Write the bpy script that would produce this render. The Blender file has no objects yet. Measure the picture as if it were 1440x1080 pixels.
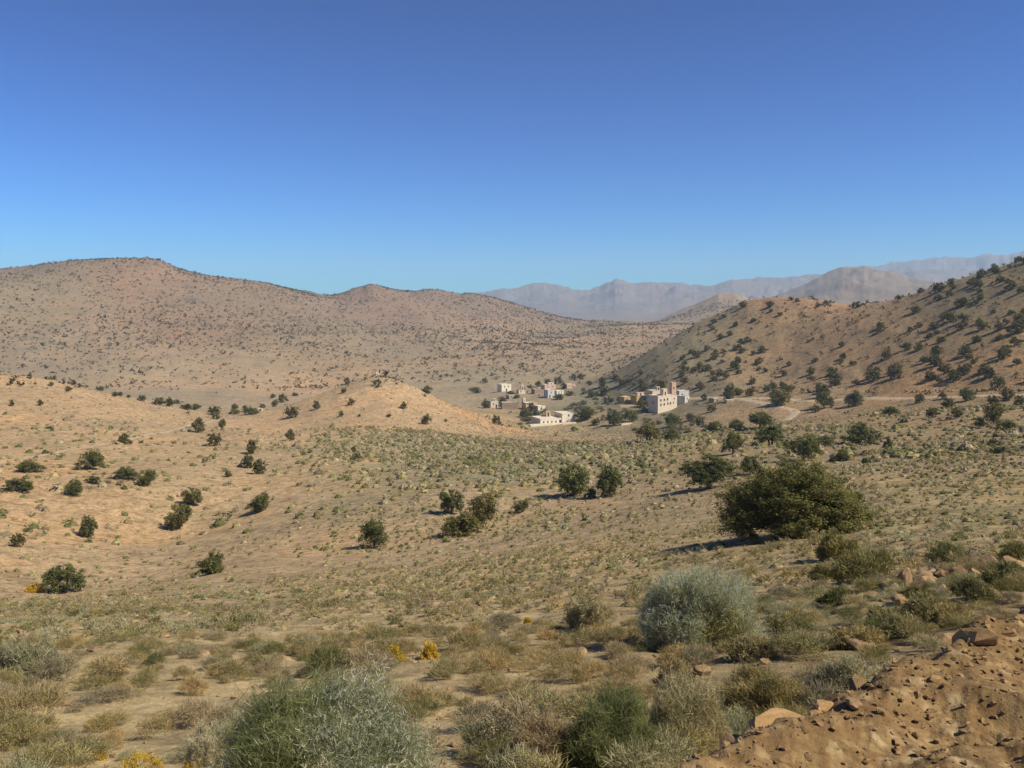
import bpy, math, random
import numpy as np

SC = bpy.context.scene
COL = SC.collection
R = math.radians

# ------------------------------------------------------------------ camera, sky, sun, exposure
FPX = 1247.0                       # focal length in pixels of the 1440 wide photograph
PITCH = math.atan(100 / FPX)       # looking slightly down
cam_d = bpy.data.cameras.new('camera')
cam = bpy.data.objects.new('camera', cam_d)
COL.objects.link(cam)
cam_d.sensor_width = 36.0
cam_d.lens = 36.0 * FPX / 1440.0
cam_d.clip_start = 0.1
cam_d.clip_end = 60000
cam.location = (0, 0, 0)
cam.rotation_euler = (R(90) - PITCH, 0, 0)
SC.camera = cam

SUN_EL, SUN_AZ = R(46), R(112)     # azimuth clockwise from the viewing direction (+Y)
world = bpy.data.worlds.new('World')
SC.world = world
world.use_nodes = True
nt = world.node_tree
sky = nt.nodes.new('ShaderNodeTexSky')
sky.sky_type = 'NISHITA'
sky.sun_disc = False
sky.sun_elevation = SUN_EL
sky.sun_rotation = SUN_AZ
sky.altitude = 1200
sky.air_density = 0.9
sky.dust_density = 1.2
sky.ozone_density = 10.0
bg = nt.nodes['Background']
bg.inputs['Strength'].default_value = 0.059
# deeper blue overhead, paler towards the horizon: clear dry mountain air
hs = nt.nodes.new('ShaderNodeHueSaturation')
hs.inputs['Saturation'].default_value = 1.12
hs.inputs['Value'].default_value = 0.1177
gm = nt.nodes.new('ShaderNodeGamma')
gm.inputs['Gamma'].default_value = 1.8
sc_ = nt.nodes.new('ShaderNodeMix')
sc_.data_type = 'RGBA'
sc_.blend_type = 'MULTIPLY'
sc_.inputs['Factor'].default_value = 1.0
sc_.inputs['B'].default_value = (7.2, 19.4, 15.4, 1)
nt.links.new(sky.outputs[0], hs.inputs['Color'])
nt.links.new(hs.outputs[0], gm.inputs['Color'])
nt.links.new(gm.outputs[0], sc_.inputs['A'])
nt.links.new(sc_.outputs['Result'], bg.inputs[0])

sun_d = bpy.data.lights.new('sun', 'SUN')
sun_d.energy = 3.8
sun_d.angle = R(0.53)
sun_d.color = (1.0, 0.915, 0.72)
sun = bpy.data.objects.new('sun', sun_d)
COL.objects.link(sun)
sun.rotation_euler = (R(90) - SUN_EL, 0, math.pi - SUN_AZ)
sun.location = (80, -20, 60)

SC.view_settings.view_transform = 'Standard'
SC.view_settings.look = 'None'
SC.view_settings.exposure = 0.85
SC.view_settings.gamma = 1.0
SC.cycles.use_denoising = True
SC.cycles.max_bounces = 5
SC.cycles.volume_bounces = 1
SC.cycles.volume_max_steps = 64
HAZE = 1.05e-4

# ------------------------------------------------------------------ numeric helpers
RNG = np.random.default_rng(7)


def pix_dir(px, py):
    u = (np.asarray(px, float) - 720) / FPX
    v = (540 - np.asarray(py, float)) / FPX
    return np.stack([u, math.cos(PITCH) + v * math.sin(PITCH), -math.sin(PITCH) + v * math.cos(PITCH)], -1)


def pix_pol(px, py):
    """azimuth (clockwise from +Y) and tangent of elevation of a pixel"""
    d = pix_dir(px, py)
    h = np.hypot(d[..., 0], d[..., 1])
    return np.arctan2(d[..., 0], d[..., 1]), d[..., 2] / h


def project(p):
    p = np.asarray(p, float)
    cp, sp = math.cos(PITCH), math.sin(PITCH)
    dep = p[..., 1] * cp - p[..., 2] * sp
    up = p[..., 1] * sp + p[..., 2] * cp
    return 720 + FPX * p[..., 0] / dep, 540 - FPX * up / dep, dep


def _h(ix, iy, seed):
    n = (ix * 374761393 + iy * 668265263 + seed * 1442695041) & 0x7fffffff
    n = ((n ^ (n >> 13)) * 1274126177) & 0x7fffffff
    n = ((n ^ (n >> 16)) * 60493 + 11) & 0x7fffffff
    return n / 0x7fffffff


def vnoise(x, y, seed=0):
    ix = np.floor(x).astype(np.int64)
    iy = np.floor(y).astype(np.int64)
    fx, fy = x - ix, y - iy
    ux = fx * fx * fx * (fx * (fx * 6 - 15) + 10)
    uy = fy * fy * fy * (fy * (fy * 6 - 15) + 10)
    a, b = _h(ix, iy, seed), _h(ix + 1, iy, seed)
    c, d = _h(ix, iy + 1, seed), _h(ix + 1, iy + 1, seed)
    return (a + (b - a) * ux) * (1 - uy) + (c + (d - c) * ux) * uy


def fbm(x, y, octv=5, seed=0, gain=0.5):
    s, a, t = 0, 1.0, 0
    for o in range(octv):
        cs, sn = math.cos(o * 1.1), math.sin(o * 1.1)
        s = s + a * (vnoise((x * cs - y * sn) * 2 ** o + 17.3 * o, (x * sn + y * cs) * 2 ** o - 9.1 * o, seed + o) * 2 - 1)
        t += a
        a *= gain
    return s / t


def ridged(x, y, octv=5, seed=0, gain=0.5):
    s, a, t = 0, 1.0, 0
    for o in range(octv):
        cs, sn = math.cos(o * 0.9), math.sin(o * 0.9)
        n = vnoise((x * cs - y * sn) * 2 ** o + 3.7 * o, (x * sn + y * cs) * 2 ** o + 5.9 * o, seed + o) * 2 - 1
        s = s + a * (1 - np.abs(n) * 1.6)
        t += a
        a *= gain
    return s / t


def smooth(a, b, x):
    t = np.clip((x - a) / (b - a), 0, 1)
    return t * t * (3 - 2 * t)


# ------------------------------------------------------------------ terrain: heights
# control points: pixel x, pixel y of the ground there, distance in metres
CP = [
    # near slope
    (720, 1180, 4.6), (300, 1180, 5.0), (-200, 1180, 6), (1150, 1180, 4.6), (1600, 1150, 5),
    (720, 1078, 7.0), (350, 1078, 7.5), (0, 1078, 9.0), (-300, 1060, 11), (1000, 1060, 7.0), (1300, 1075, 7.0), (1500, 1045, 7.6),
    (1100, 985, 9.5), (1300, 968, 9.8), (1480, 928, 11.4),
    (0, 930, 20), (300, 920, 19), (600, 905, 20), (850, 925, 14), (985, 905, 15.5), (1200, 880, 15.5), (1440, 835, 18),
    (0, 872, 40), (300, 862, 38), (600, 842, 38), (850, 842, 27), (1000, 832, 27), (1200, 815, 25), (1440, 790, 26),
    (92, 834, 100), (-150, 845, 90), (297, 808, 88), (480, 800, 72), (620, 795, 66), (750, 780, 62), (900, 775, 52), (1000, 770, 46),
    (1115, 752, 47), (1250, 765, 38), (1440, 750, 38), (1600, 740, 40),
    (26, 768, 125), (252, 744, 148), (125, 754, 138), (400, 740, 128), (527, 769, 98), (650, 752, 100), (690, 735, 110),
    (806, 698, 128), (900, 705, 110), (1000, 690, 108), (1200, 705, 72), (1440, 690, 72), (1350, 720, 54), (1650, 680, 75),
    (366, 720, 145), (20, 692, 165), (200, 684, 168), (366, 668, 190), (520, 690, 150), (620, 715, 120), (720, 690, 140), (640, 680, 148),
    (127, 660, 188), (-150, 680, 175), (-150, 640, 210), (30, 645, 205), (200, 640, 215), (330, 625, 240), (470, 650, 195),
    (600, 660, 175), (720, 655, 180), (850, 660, 165), (1000, 640, 165), (1083, 627, 180), (1128, 648, 145), (1207, 625, 185),
    (1440, 640, 120), (1440, 610, 185), (1300, 640, 140), (1300, 610, 215), (1650, 600, 190),
    (720, 630, 250), (850, 630, 240), (912, 622, 260), (1010, 610, 255), (1100, 595, 290), (1200, 590, 280), (1440, 580, 250),
    (1300, 580, 285),
    # left knoll
    (-200, 535, 380), (0, 530, 380), (70, 535, 380), (140, 552, 385), (210, 566, 385), (270, 580, 370),
    (0, 580, 300), (120, 590, 290), (220, 605, 280), (-200, 590, 290),
    (0, 572, 500), (120, 572, 500), (-200, 570, 500),
    # middle knoll
    (531, 529, 400), (490, 543, 395), (440, 562, 385), (575, 541, 400), (620, 563, 400), (680, 592, 395), (715, 604, 385),
    (400, 590, 350), (530, 570, 345), (530, 610, 275), (440, 612, 280), (620, 610, 300), (560, 645, 205), (660, 632, 250),
    (531, 562, 530), (440, 572, 500), (620, 572, 520), (350, 585, 430), (310, 575, 500),
    # valley floor, village
    (350, 558, 620), (200, 554, 640), (0, 553, 680), (-250, 553, 680), (470, 556, 640), (600, 552, 660),
    (760, 605, 420), (830, 603, 420), (785, 588, 470), (720, 580, 510), (860, 590, 440), (925, 583, 455), (960, 572, 460), (1000, 575, 430),
    (715, 553, 620), (775, 562, 570), (805, 548, 650), (850, 555, 580), (900, 560, 530),
    # right hill: road and slope up to its ridge
    (1040, 561, 440), (1200, 561, 395), (1320, 559, 365), (1440, 556, 345), (1700, 548, 330),
    (1440, 500, 400), (1440, 440, 470), (1440, 385, 540), (1440, 364, 575), (1700, 290, 560), (1700, 440, 430), (1900, 250, 560),
    (1300, 510, 430), (1300, 455, 510), (1330, 398, 580), (1290, 411, 590), (1240, 426, 600),
    (1190, 429, 625), (1140, 420, 640), (1100, 418, 650), (1060, 421, 660), (1025, 434, 668), (990, 449, 664), (960, 466, 650), (930, 485, 625),
    (900, 505, 625), (870, 528, 615), (845, 545, 590),
    (1180, 520, 470), (1180, 470, 545), (1080, 530, 500), (1080, 480, 570), (1000, 540, 500), (1000, 500, 560), (940, 530, 545), (900, 552, 545), (885, 567, 490), (905, 566, 490), (930, 562, 490), (960, 560, 492),
    # hidden back of the right hill
    (1440, 395, 700), (1700, 340, 700), (1300, 440, 720), (1190, 452, 760), (1100, 452, 800), (1000, 470, 840), (930, 496, 800), (890, 515, 740),
    (1440, 440, 900), (1200, 470, 1000), (1050, 475, 1050),
    # rise beyond the village
    (640, 530, 760), (760, 530, 740), (840, 530, 740), (640, 505, 930), (760, 505, 920), (850, 507, 930), (900, 500, 950),
    (640, 478, 1180), (760, 478, 1180), (850, 478, 1200), (930, 476, 1200), (760, 462, 1450), (850, 460, 1500), (950, 458, 1500), (1000, 460, 1500),
    (200, 530, 780), (0, 530, 800), (400, 528, 800), (530, 535, 760), (200, 490, 940), (0, 485, 950), (400, 490, 960), (530, 500, 960),
    (200, 440, 1140), (0, 440, 1120), (400, 450, 1180), (530, 462, 1230), (-250, 485, 950), (-250, 430, 1120),
    # left massif skyline
    (-300, 380, 1350), (-150, 383, 1350), (0, 379, 1360), (50, 373, 1360), (100, 366, 1370), (170, 363, 1380), (222, 365, 1390), (248, 377, 1400), (300, 389, 1430),
    (370, 397, 1480), (430, 409, 1540), (463, 415, 1580), (495, 406, 1620), (522, 399.5, 1640), (548, 407, 1660), (600, 407, 1720),
    (645, 412, 1760), (690, 417, 1800), (740, 432, 1830), (790, 446, 1860), (840, 453, 1900),
    # back of the massif
    (-300, 420, 1900), (0, 415, 1900), (200, 408, 1950), (400, 425, 2000), (530, 433, 2100), (650, 440, 2200), (760, 452, 2300),
    (900, 457, 2000), (1000, 459, 2000), (1200, 462, 1700), (1440, 455, 1500),
    (-300, 440, 3500), (0, 440, 3500), (300, 440, 3500), (600, 445, 3500), (900, 452, 3500), (1200, 452, 3500), (1500, 450, 3500),
]
CP = np.array(CP, float)
cth, cE = pix_pol(CP[:, 0], CP[:, 1])
cl = np.log(CP[:, 2])
KS = 1.5                                            # azimuth weight against log distance


def _k(d2):
    return 0.5 * d2 * np.log(d2 + 1e-12)


def tps_fit(t, l, v, lam):
    P = np.stack([np.ones_like(t), t * KS, l], 1)
    d2 = (KS * (t[:, None] - t[None])) ** 2 + (l[:, None] - l[None]) ** 2
    n = len(t)
    A = np.zeros((n + 3, n + 3))
    A[:n, :n] = _k(d2) + lam * np.eye(n)
    A[:n, n:] = P
    A[n:, :n] = P.T
    return np.linalg.solve(A, np.concatenate([v, np.zeros(3)]))


TW = tps_fit(cth, cl, cE, 2e-4)


def tps_eval(t, l):
    shp = t.shape
    t, l = t.ravel(), l.ravel()
    out = np.empty(len(t))
    n = len(cth)
    for s in range(0, len(t), 20000):
        a, b = t[s:s + 20000], l[s:s + 20000]
        d2 = (KS * (a[:, None] - cth[None])) ** 2 + (b[:, None] - cl[None]) ** 2
        out[s:s + 20000] = _k(d2) @ TW[:n] + TW[n] + TW[n + 1] * a * KS + TW[n + 2] * b
    return out.reshape(shp)


# far ranges: skyline pixels, distance of the crest, distance of the foot, pixel row of the foot
FAR = [
    dict(sky=[(880, 462), (930, 448), (960, 436), (985, 424), (1010, 413.5), (1035, 414), (1070, 426), (1120, 442), (1180, 455)], rr=2300, rf=1750, foot=459, seed=21, amp=0.30),
    dict(sky=[(1000, 455), (1060, 432), (1095, 413), (1130, 402), (1160, 388), (1185, 379), (1215, 376), (1250, 383), (1300, 392), (1350, 396), (1450, 404), (1600, 420)], rr=3900, rf=2500, foot=452, seed=33, amp=0.44),
    dict(sky=[(350, 440), (450, 426), (600, 418), (680, 414), (705, 409), (735, 406), (765, 402), (785, 404), (808, 409), (830, 409), (850, 401), (865, 396), (880, 396), (895, 399),
              (925, 398), (955, 397), (985, 399), (1005, 397), (1030, 391), (1060, 388), (1100, 387), (1140, 385), (1160, 381), (1190, 380), (1250, 382), (1300, 384), (1500, 380)], rr=6600, rf=4300, foot=449, seed=45, amp=0.44),
    dict(sky=[(900, 440), (1040, 402), (1100, 391), (1160, 380), (1220, 372), (1260, 370), (1300, 365), (1340, 361), (1385, 354), (1415, 353.5), (1440, 350), (1520, 345), (1700, 352)], rr=9300, rf=6700, foot=444, seed=57, amp=0.36),
]


def terrain(th, r):
    """height for arrays of azimuth and distance (fully shaped ground)"""
    l = np.log(r)
    E = tps_eval(np.clip(th, -0.72, 0.72), np.clip(l, math.log(3.6), math.log(3600)))
    E = np.where(r > 3600, -0.0095 + (E + 0.0095) * np.exp(-(r - 3600) / 1500), E)
    z = E * r
    rn = np.minimum(r, 3.6)
    z = np.where(r < 3.6, -2.45 + (z + 2.45) * (rn / 3.6) ** 2, z)
    side = smooth(0.72, 1.5, np.abs(th))
    z = z * (1 - side) + side * np.where(r > 40, -14 + 5 * fbm(th * 4, l * 2, 3, 5) * np.log(r / 40 + 1), np.maximum(z, -14) * 0.6)
    x, y = r * np.sin(th), r * np.cos(th)
    # relief of the slopes: gullies on the far hills, hummocks near by
    mid = smooth(650, 1000, r) * (1 - smooth(2300, 3200, r))
    z = z + mid * 10.0 * (ridged(x / 260 + 0.2 * y / 260, y / 420, 5, 3) - 0.35) * (0.35 + 0.65 * smooth(700, 1000, r))
    z = z + 1.6 * smooth(120, 500, r) * fbm(x / 55, y / 55, 4, 11)
    z = z + 2.2 * smooth(380, 460, r) * (1 - smooth(700, 760, r)) * smooth(0.1, 0.18, th) * (ridged(x / 45 + 0.4 * fbm(x / 40, y / 40, 2, 28), y / 90, 4, 27) - 0.35)
    z = z + 1.1 * smooth(150, 260, r) * (1 - smooth(800, 1200, r)) * (ridged(x / 24 + 0.5 * fbm(x / 30, y / 30, 2, 18), y / 34, 4, 17) - 0.35)
    z = z + 0.25 * smooth(25, 90, r) * fbm(x / 9, y / 9, 4, 12)
    z = z + 0.10 * smooth(3.5, 9, r) * fbm(x / 1.7, y / 1.7, 4, 13) + 0.03 * smooth(3, 6, r) * (1 - smooth(30, 50, r)) * fbm(x / 0.35, y / 0.35, 3, 14)
    # far ranges
    for i, f in enumerate(FAR):
        t, e = pix_pol(np.array([p[0] for p in f['sky']], float), np.array([p[1] for p in f['sky']], float))
        es = np.interp(th, t, e, left=-0.02, right=e[-1])
        es = np.where(th < t[0] - 0.02, -0.02, es)
        wob = 1 + 0.05 * fbm(th * 9, th * 0 + i, 3, f['seed']) + 0.05 * fbm(x / 700, y / 700, 4, f['seed'] + 8)
        es = es + 0.0016 * fbm(th * 60, th * 0 + 3 * i, 4, f['seed'] + 2, 0.6)
        rr, rf = f['rr'] * wob, f['rf'] * wob
        zf = (440 - f['foot']) / FPX * rf
        zr = es * rr
        u = (r - rf) / (rr - rf)
        front = np.clip(u, 0, 1)
        prof = np.where(u <= 1, front ** 1.15, 1 - 0.9 * np.clip((u - 1) * 0.8, 0, 1))
        rel = zr - zf
        zz = zf + rel * prof
        L = 330 + f['rr'] * 0.03
        wx, wy = 0.5 * fbm(x / L, y / L, 3, f['seed'] + 9), 0.5 * fbm(x / L + 7, y / L, 3, f['seed'] + 10)
        k = 1 if i % 2 else -1                       # spurs run down across the slope at an angle
        g = ridged((x + k * 0.7 * y) / (L * 1.1) + wx, (y - k * 0.5 * x) / (L * 1.9) + wy, 6, f['seed'], 0.58) - 0.3
        g = 1.25 * g + 0.2 * fbm(x / (L * 0.4), y / (L * 0.4), 4, f['seed'] + 5)
        zz = zz + f['amp'] * np.maximum(rel, 0) * g * np.where(u <= 1, front * (1.15 - 0.75 * front ** 3), 0.3)
        zz = np.where(u < -0.02, -1e4, zz)
        z = np.where((zz > z) & (np.abs(th) < 1.2), zz, z)
    # road shoulder: a bank of bulldozed earth along the road at the lower right
    return z


# bank line (crest) in plan, from pixels at height about -2.4 m
def on_plane(px, py, z):
    d = pix_dir(px, py)
    return d * (z / d[..., 2])[..., None]


bk = on_plane(np.array([935., 1050., 1150., 1250., 1350., 1450.]), np.array([1080., 1040., 1003., 960., 912., 862.]), np.array([-2.35, -2.42, -2.5, -2.58, -2.62, -2.65]))
B0, B1 = bk[0, :2], bk[-1, :2]
BD = (B1 - B0) / np.linalg.norm(B1 - B0)
BN = np.array([-BD[1], BD[0]])                      # pointing away from the road
BK_S = (bk[:, :2] - B0) @ BD
BK_O = (bk[:, :2] - B0) @ BN


def bank(th, r, z):
    x, y = r * np.sin(th), r * np.cos(th)
    s = (x - B0[0]) * BD[0] + (y - B0[1]) * BD[1]
    off = (x - B0[0]) * BN[0] + (y - B0[1]) * BN[1] - np.interp(s, BK_S, BK_O)
    off = off + 0.22 * fbm(x / 0.7, y / 0.7, 4, 71)
    top = -2.47 + np.where(off < 0, 0.05 * off, 0) - 0.027 * np.clip(s, -2, 12) + 0.17 * fbm(x / 0.9, y / 0.9, 4, 72) + 0.075 * fbm(x / 0.24, y / 0.24, 4, 73)
    w = 1 - smooth(-0.05, 0.62, off)
    near = 1 - smooth(14, 22, r)
    lowl = smooth(-3.2, -0.6, s)                    # the bank dies out to the left of the frame
    w = w * near * lowl
    return np.where(w > 0, z * (1 - w) + np.maximum(top, z) * w, z), w


NT, NR = 1060, 760
TH = np.concatenate([np.linspace(-math.pi, -0.74, 70)[:-1], np.linspace(-0.72, 0.72, NT), np.linspace(0.74, math.pi, 70)[1:-1]])
LR = np.concatenate([np.linspace(math.log(0.6), math.log(2.5), 14)[:-1], np.linspace(math.log(2.5), math.log(11800), NR)])
RR = np.exp(LR)
GT, GR = np.meshgrid(TH, RR, indexing='ij')
GZ = terrain(GT, GR)
GZ, GW = bank(GT, GR, GZ)
SKYLINES = [
    (1150, 2000, 0.10, [(-40, 384), (0, 379), (30, 376), (50, 373), (80, 369), (100, 366), (135, 365), (170, 363), (205, 363.5), (222, 365), (235, 370), (250, 377), (275, 384), (300, 389), (335, 392), (370, 397), (400, 404), (430, 409), (450, 414),
                        (466, 415.5), (482, 412), (497, 406), (510, 403), (517, 399.5), (526, 400), (535, 403.5), (548, 406), (562, 408.5), (583, 410), (595, 407), (615, 407), (630, 410), (645, 413), (662, 412), (675, 414), (690, 417.5), (715, 424), (740, 432), (790, 446), (840, 453)]),
    (520, 720, 0.05, [(935, 482), (960, 466), (975, 457), (990, 449), (1010, 441), (1025, 434), (1045, 426), (1060, 421), (1080, 418.5), (1100, 418), (1125, 419), (1150, 421.5), (1190, 428), (1215, 428), (1240, 425), (1265, 419), (1290, 411), (1310, 405), (1335, 397), (1375, 384), (1410, 373), (1440, 364), (1480, 352)]),
]
for (ra, rb, sg, L) in SKYLINES:
    t, e = pix_pol(np.array([q[0] for q in L], float), np.array([q[1] for q in L], float))
    cols = np.where((TH >= t[0]) & (TH <= t[-1]))[0]
    want = np.interp(TH[cols], t, e) + 0.0005 * fbm(TH[cols] * 130, TH[cols] * 0, 4, 31)
    fade = smooth(0, 0.02, TH[cols] - t[0]) * smooth(0, 0.02, t[-1] - TH[cols])
    jb = np.where((RR > ra) & (RR < rb))[0]
    for _ in range(3):
        E_ = GZ[np.ix_(cols, jb)] / RR[jb]
        k = E_.argmax(1)
        k = np.convolve(np.pad(k.astype(float), 12, mode='edge'), np.ones(25) / 25, 'valid')
        d = (want - E_.max(1)) * fade
        lk = np.interp(k, np.arange(len(jb)), LR[jb])
        GZ[cols] += d[:, None] * RR[None] * np.exp(-((LR[None] - lk[:, None]) / sg) ** 2)
GE = GZ / GR
GMAX = np.maximum.accumulate(GE, axis=1)


def gidx(th, r):
    ti = np.interp(th, TH, np.arange(len(TH)))
    li = np.interp(np.log(np.maximum(r, 0.6)), LR, np.arange(len(LR)))
    i0 = np.clip(np.floor(ti).astype(int), 0, len(TH) - 2)
    j0 = np.clip(np.floor(li).astype(int), 0, len(LR) - 2)
    return i0, j0, ti - i0, li - j0


def gsample(G, th, r):
    i, j, a, b = gidx(th, r)
    return (G[i, j] * (1 - a) + G[i + 1, j] * a) * (1 - b) + (G[i, j + 1] * (1 - a) + G[i + 1, j + 1] * a) * b


def H(x, y):
    x, y = np.asarray(x, float), np.asarray(y, float)
    return gsample(GZ, np.arctan2(x, y), np.hypot(x, y))


def visible(x, y, ztop):
    r = np.hypot(x, y)
    return ztop / r >= gsample(GMAX, np.arctan2(x, y), r * 0.985) - 1e-5


def ground_at(px, py, rmin=2.5):
    """first ground point met by the ray through a pixel"""
    t, e = pix_pol(float(px), float(py))
    rs = np.exp(np.linspace(math.log(rmin), math.log(9000), 5000))
    z = gsample(GE, np.full_like(rs, t), rs)
    k = int(np.argmax(z >= e))
    r = rs[k] if z[k] >= e else 9000
    return np.array([r * math.sin(t), r * math.cos(t), z[k] * r]), r


# ------------------------------------------------------------------ mesh helpers
def mesh_np(name, verts, faces, mat=None, smooth_shade=False):
    """faces: (n,3) or (n,4) array"""
    me = bpy.data.meshes.new(name)
    v = np.ascontiguousarray(verts, np.float32)
    f = np.ascontiguousarray(faces, np.int32)
    me.vertices.add(len(v))
    me.vertices.foreach_set('co', v.ravel())
    k = f.shape[1]
    me.loops.add(f.size)
    me.loops.foreach_set('vertex_index', f.ravel())
    me.polygons.add(len(f))
    me.polygons.foreach_set('loop_start', np.arange(0, f.size, k, dtype=np.int32))
    me.polygons.foreach_set('loop_total', np.full(len(f), k, np.int32))
    me.polygons.foreach_set('use_smooth', np.full(len(f), smooth_shade, bool))
    me.update(calc_edges=True)
    if mat:
        me.materials.append(mat)
    return me


def obj(name, me, parent=None, loc=None):
    o = bpy.data.objects.new(name, me)
    COL.objects.link(o)
    if parent is not None:
        o.parent = parent
    if loc is not None:
        o.location = [float(c) for c in loc]
    return o


def tag(o, label=None, cat=None, group=None, kind=None):
    if label:
        o['label'] = label
    if cat:
        o['category'] = cat
    if group:
        o['group'] = group
    if kind:
        o['kind'] = kind
    return o


def thing(name, label, cat, loc, rz=0, group=None, scale=None):
    o = bpy.data.objects.new(name, None)
    COL.objects.link(o)
    o.empty_display_size = 0.3
    o.location = [float(c) for c in loc]
    o.rotation_euler = (0, 0, float(rz))
    if scale is not None:
        o.scale = [float(c) for c in scale]
    return tag(o, label, cat, group)


# ------------------------------------------------------------------ materials
def new_mat(name):
    m = bpy.data.materials.new(name)
    m.use_nodes = True
    t = m.node_tree
    b = t.nodes['Principled BSDF']
    b.inputs['Roughness'].default_value = 0.95
    b.inputs['Specular IOR Level'].default_value = 0.12
    return m, t, b


def node(t, typ, **kw):
    n = t.nodes.new(typ)
    for k, v in kw.items():
        setattr(n, k, v)
    return n


def noise(t, vec, scale, detail=5, rough=0.6, dist=0.0):
    n = node(t, 'ShaderNodeTexNoise')
    n.inputs['Scale'].default_value = scale
    n.inputs['Detail'].default_value = detail
    n.inputs['Roughness'].default_value = rough
    n.inputs['Distortion'].default_value = dist
    t.links.new(vec, n.inputs['Vector'])
    return n.outputs['Fac']


def ramp(t, fac, stops):
    n = node(t, 'ShaderNodeValToRGB')
    e = n.color_ramp.elements
    while len(e) < len(stops):
        e.new(0.5)
    for i, (p, c) in enumerate(stops):
        e[i].position = p
        e[i].color = (c, c, c, 1) if isinstance(c, (int, float)) else (*c, 1)
    t.links.new(fac, n.inputs['Fac'])
    return n.outputs['Color']


def mix(t, a, b, fac, mode='MIX'):
    n = node(t, 'ShaderNodeMix', data_type='RGBA', blend_type=mode)
    for s, v in ((n.inputs['Factor'], fac), (n.inputs['A'], a), (n.inputs['B'], b)):
        if isinstance(v, (int, float)):
            s.default_value = v
        elif isinstance(v, tuple):
            s.default_value = (*v, 1)
        else:
            t.links.new(v, s)
    return n.outputs['Result']


def leaf_mat(name, stops, patch=3.0, rough=0.8, trans=0.3):
    """foliage: every leaf its own tint, plus slow patches of younger and drier growth"""
    m, t, b = new_mat(name)
    g = node(t, 'ShaderNodeNewGeometry')
    tc = node(t, 'ShaderNodeTexCoord')
    oi = node(t, 'ShaderNodeObjectInfo')
    c = ramp(t, g.outputs['Random Per Island'], stops)
    n = noise(t, tc.outputs['Object'], patch, 2)
    c = mix(t, c, ramp(t, n, [(0.3, (0.62, 0.66, 0.6)), (0.7, (1.3, 1.22, 1.1))]), 1.0, 'MULTIPLY')
    c = mix(t, c, ramp(t, oi.outputs['Random'], [(0, (0.8, 0.86, 0.85)), (0.5, (1.0, 1.0, 1.0)), (1, (1.25, 1.1, 1.0))]), 1.0, 'MULTIPLY')
    t.links.new(c, b.inputs['Base Color'])
    b.inputs['Roughness'].default_value = rough
    tr = node(t, 'ShaderNodeBsdfTranslucent')
    t.links.new(c, tr.inputs['Color'])
    ms = node(t, 'ShaderNodeMixShader')
    ms.inputs[0].default_value = trans
    t.links.new(b.outputs[0], ms.inputs[1])
    t.links.new(tr.outputs[0], ms.inputs[2])
    t.links.new(ms.outputs[0], t.nodes['Material Output'].inputs['Surface'])
    return m


M = {}
M['argan'] = leaf_mat('argan_leaves', [(0, (0.084, 0.091, 0.032)), (0.5, (0.134, 0.138, 0.048)), (1, (0.195, 0.188, 0.072))], 0.9)
M['argan_far'] = leaf_mat('far_tree_leaves', [(0, (0.078, 0.074, 0.028)), (0.5, (0.128, 0.116, 0.045)), (1, (0.19, 0.165, 0.066))], 0.4)
M['scrub_far'] = leaf_mat('far_scrub_leaves', [(0, (0.072, 0.055, 0.028)), (0.5, (0.108, 0.082, 0.042)), (1, (0.155, 0.115, 0.062))], 0.02)
M['grey'] = leaf_mat('grey_twigs', [(0, (0.19, 0.155, 0.10)), (0.5, (0.31, 0.26, 0.175)), (1, (0.43, 0.37, 0.26))], 3)
M['tan'] = leaf_mat('dry_tan_twigs', [(0, (0.25, 0.19, 0.095)), (0.5, (0.39, 0.305, 0.155)), (1, (0.52, 0.42, 0.24))], 3)
M['olive'] = leaf_mat('olive_twigs', [(0, (0.18, 0.155, 0.07)), (0.5, (0.30, 0.26, 0.125)), (1, (0.42, 0.37, 0.19))], 3)
M['green'] = leaf_mat('green_twigs', [(0, (0.11, 0.11, 0.042)), (0.5, (0.19, 0.185, 0.075)), (1, (0.28, 0.265, 0.12))], 3)
M['silver'] = leaf_mat('silver_green_twigs', [(0, (0.24, 0.22, 0.13)), (0.5, (0.355, 0.33, 0.205)), (1, (0.48, 0.45, 0.30))], 2)
M['blossom'] = leaf_mat('pale_blossom', [(0, (0.50, 0.50, 0.40)), (0.5, (0.66, 0.655, 0.54)), (1, (0.80, 0.79, 0.69))], 3, 0.8, 0.55)
M['broom'] = leaf_mat('broom_stems', [(0, (0.15, 0.16, 0.06)), (0.5, (0.26, 0.27, 0.115)), (1, (0.38, 0.38, 0.19))], 3, 0.8, 0.5)
M['yellow'] = leaf_mat('yellow_petals', [(0, (0.42, 0.26, 0.015)), (0.5, (0.62, 0.42, 0.02)), (1, (0.72, 0.55, 0.05))], 3)
M['cactus'] = leaf_mat('grey_green_pads', [(0, (0.085, 0.085, 0.05)), (0.5, (0.14, 0.14, 0.085)), (1, (0.21, 0.205, 0.135))], 0.3)


def bark():
    m, t, b = new_mat('bark')
    tc = node(t, 'ShaderNodeTexCoord')
    n = noise(t, tc.outputs['Object'], 6, 6)
    t.links.new(ramp(t, n, [(0.3, (0.05, 0.038, 0.028)), (0.7, (0.15, 0.12, 0.09))]), b.inputs['Base Color'])
    return m


M['bark'] = bark()


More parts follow.
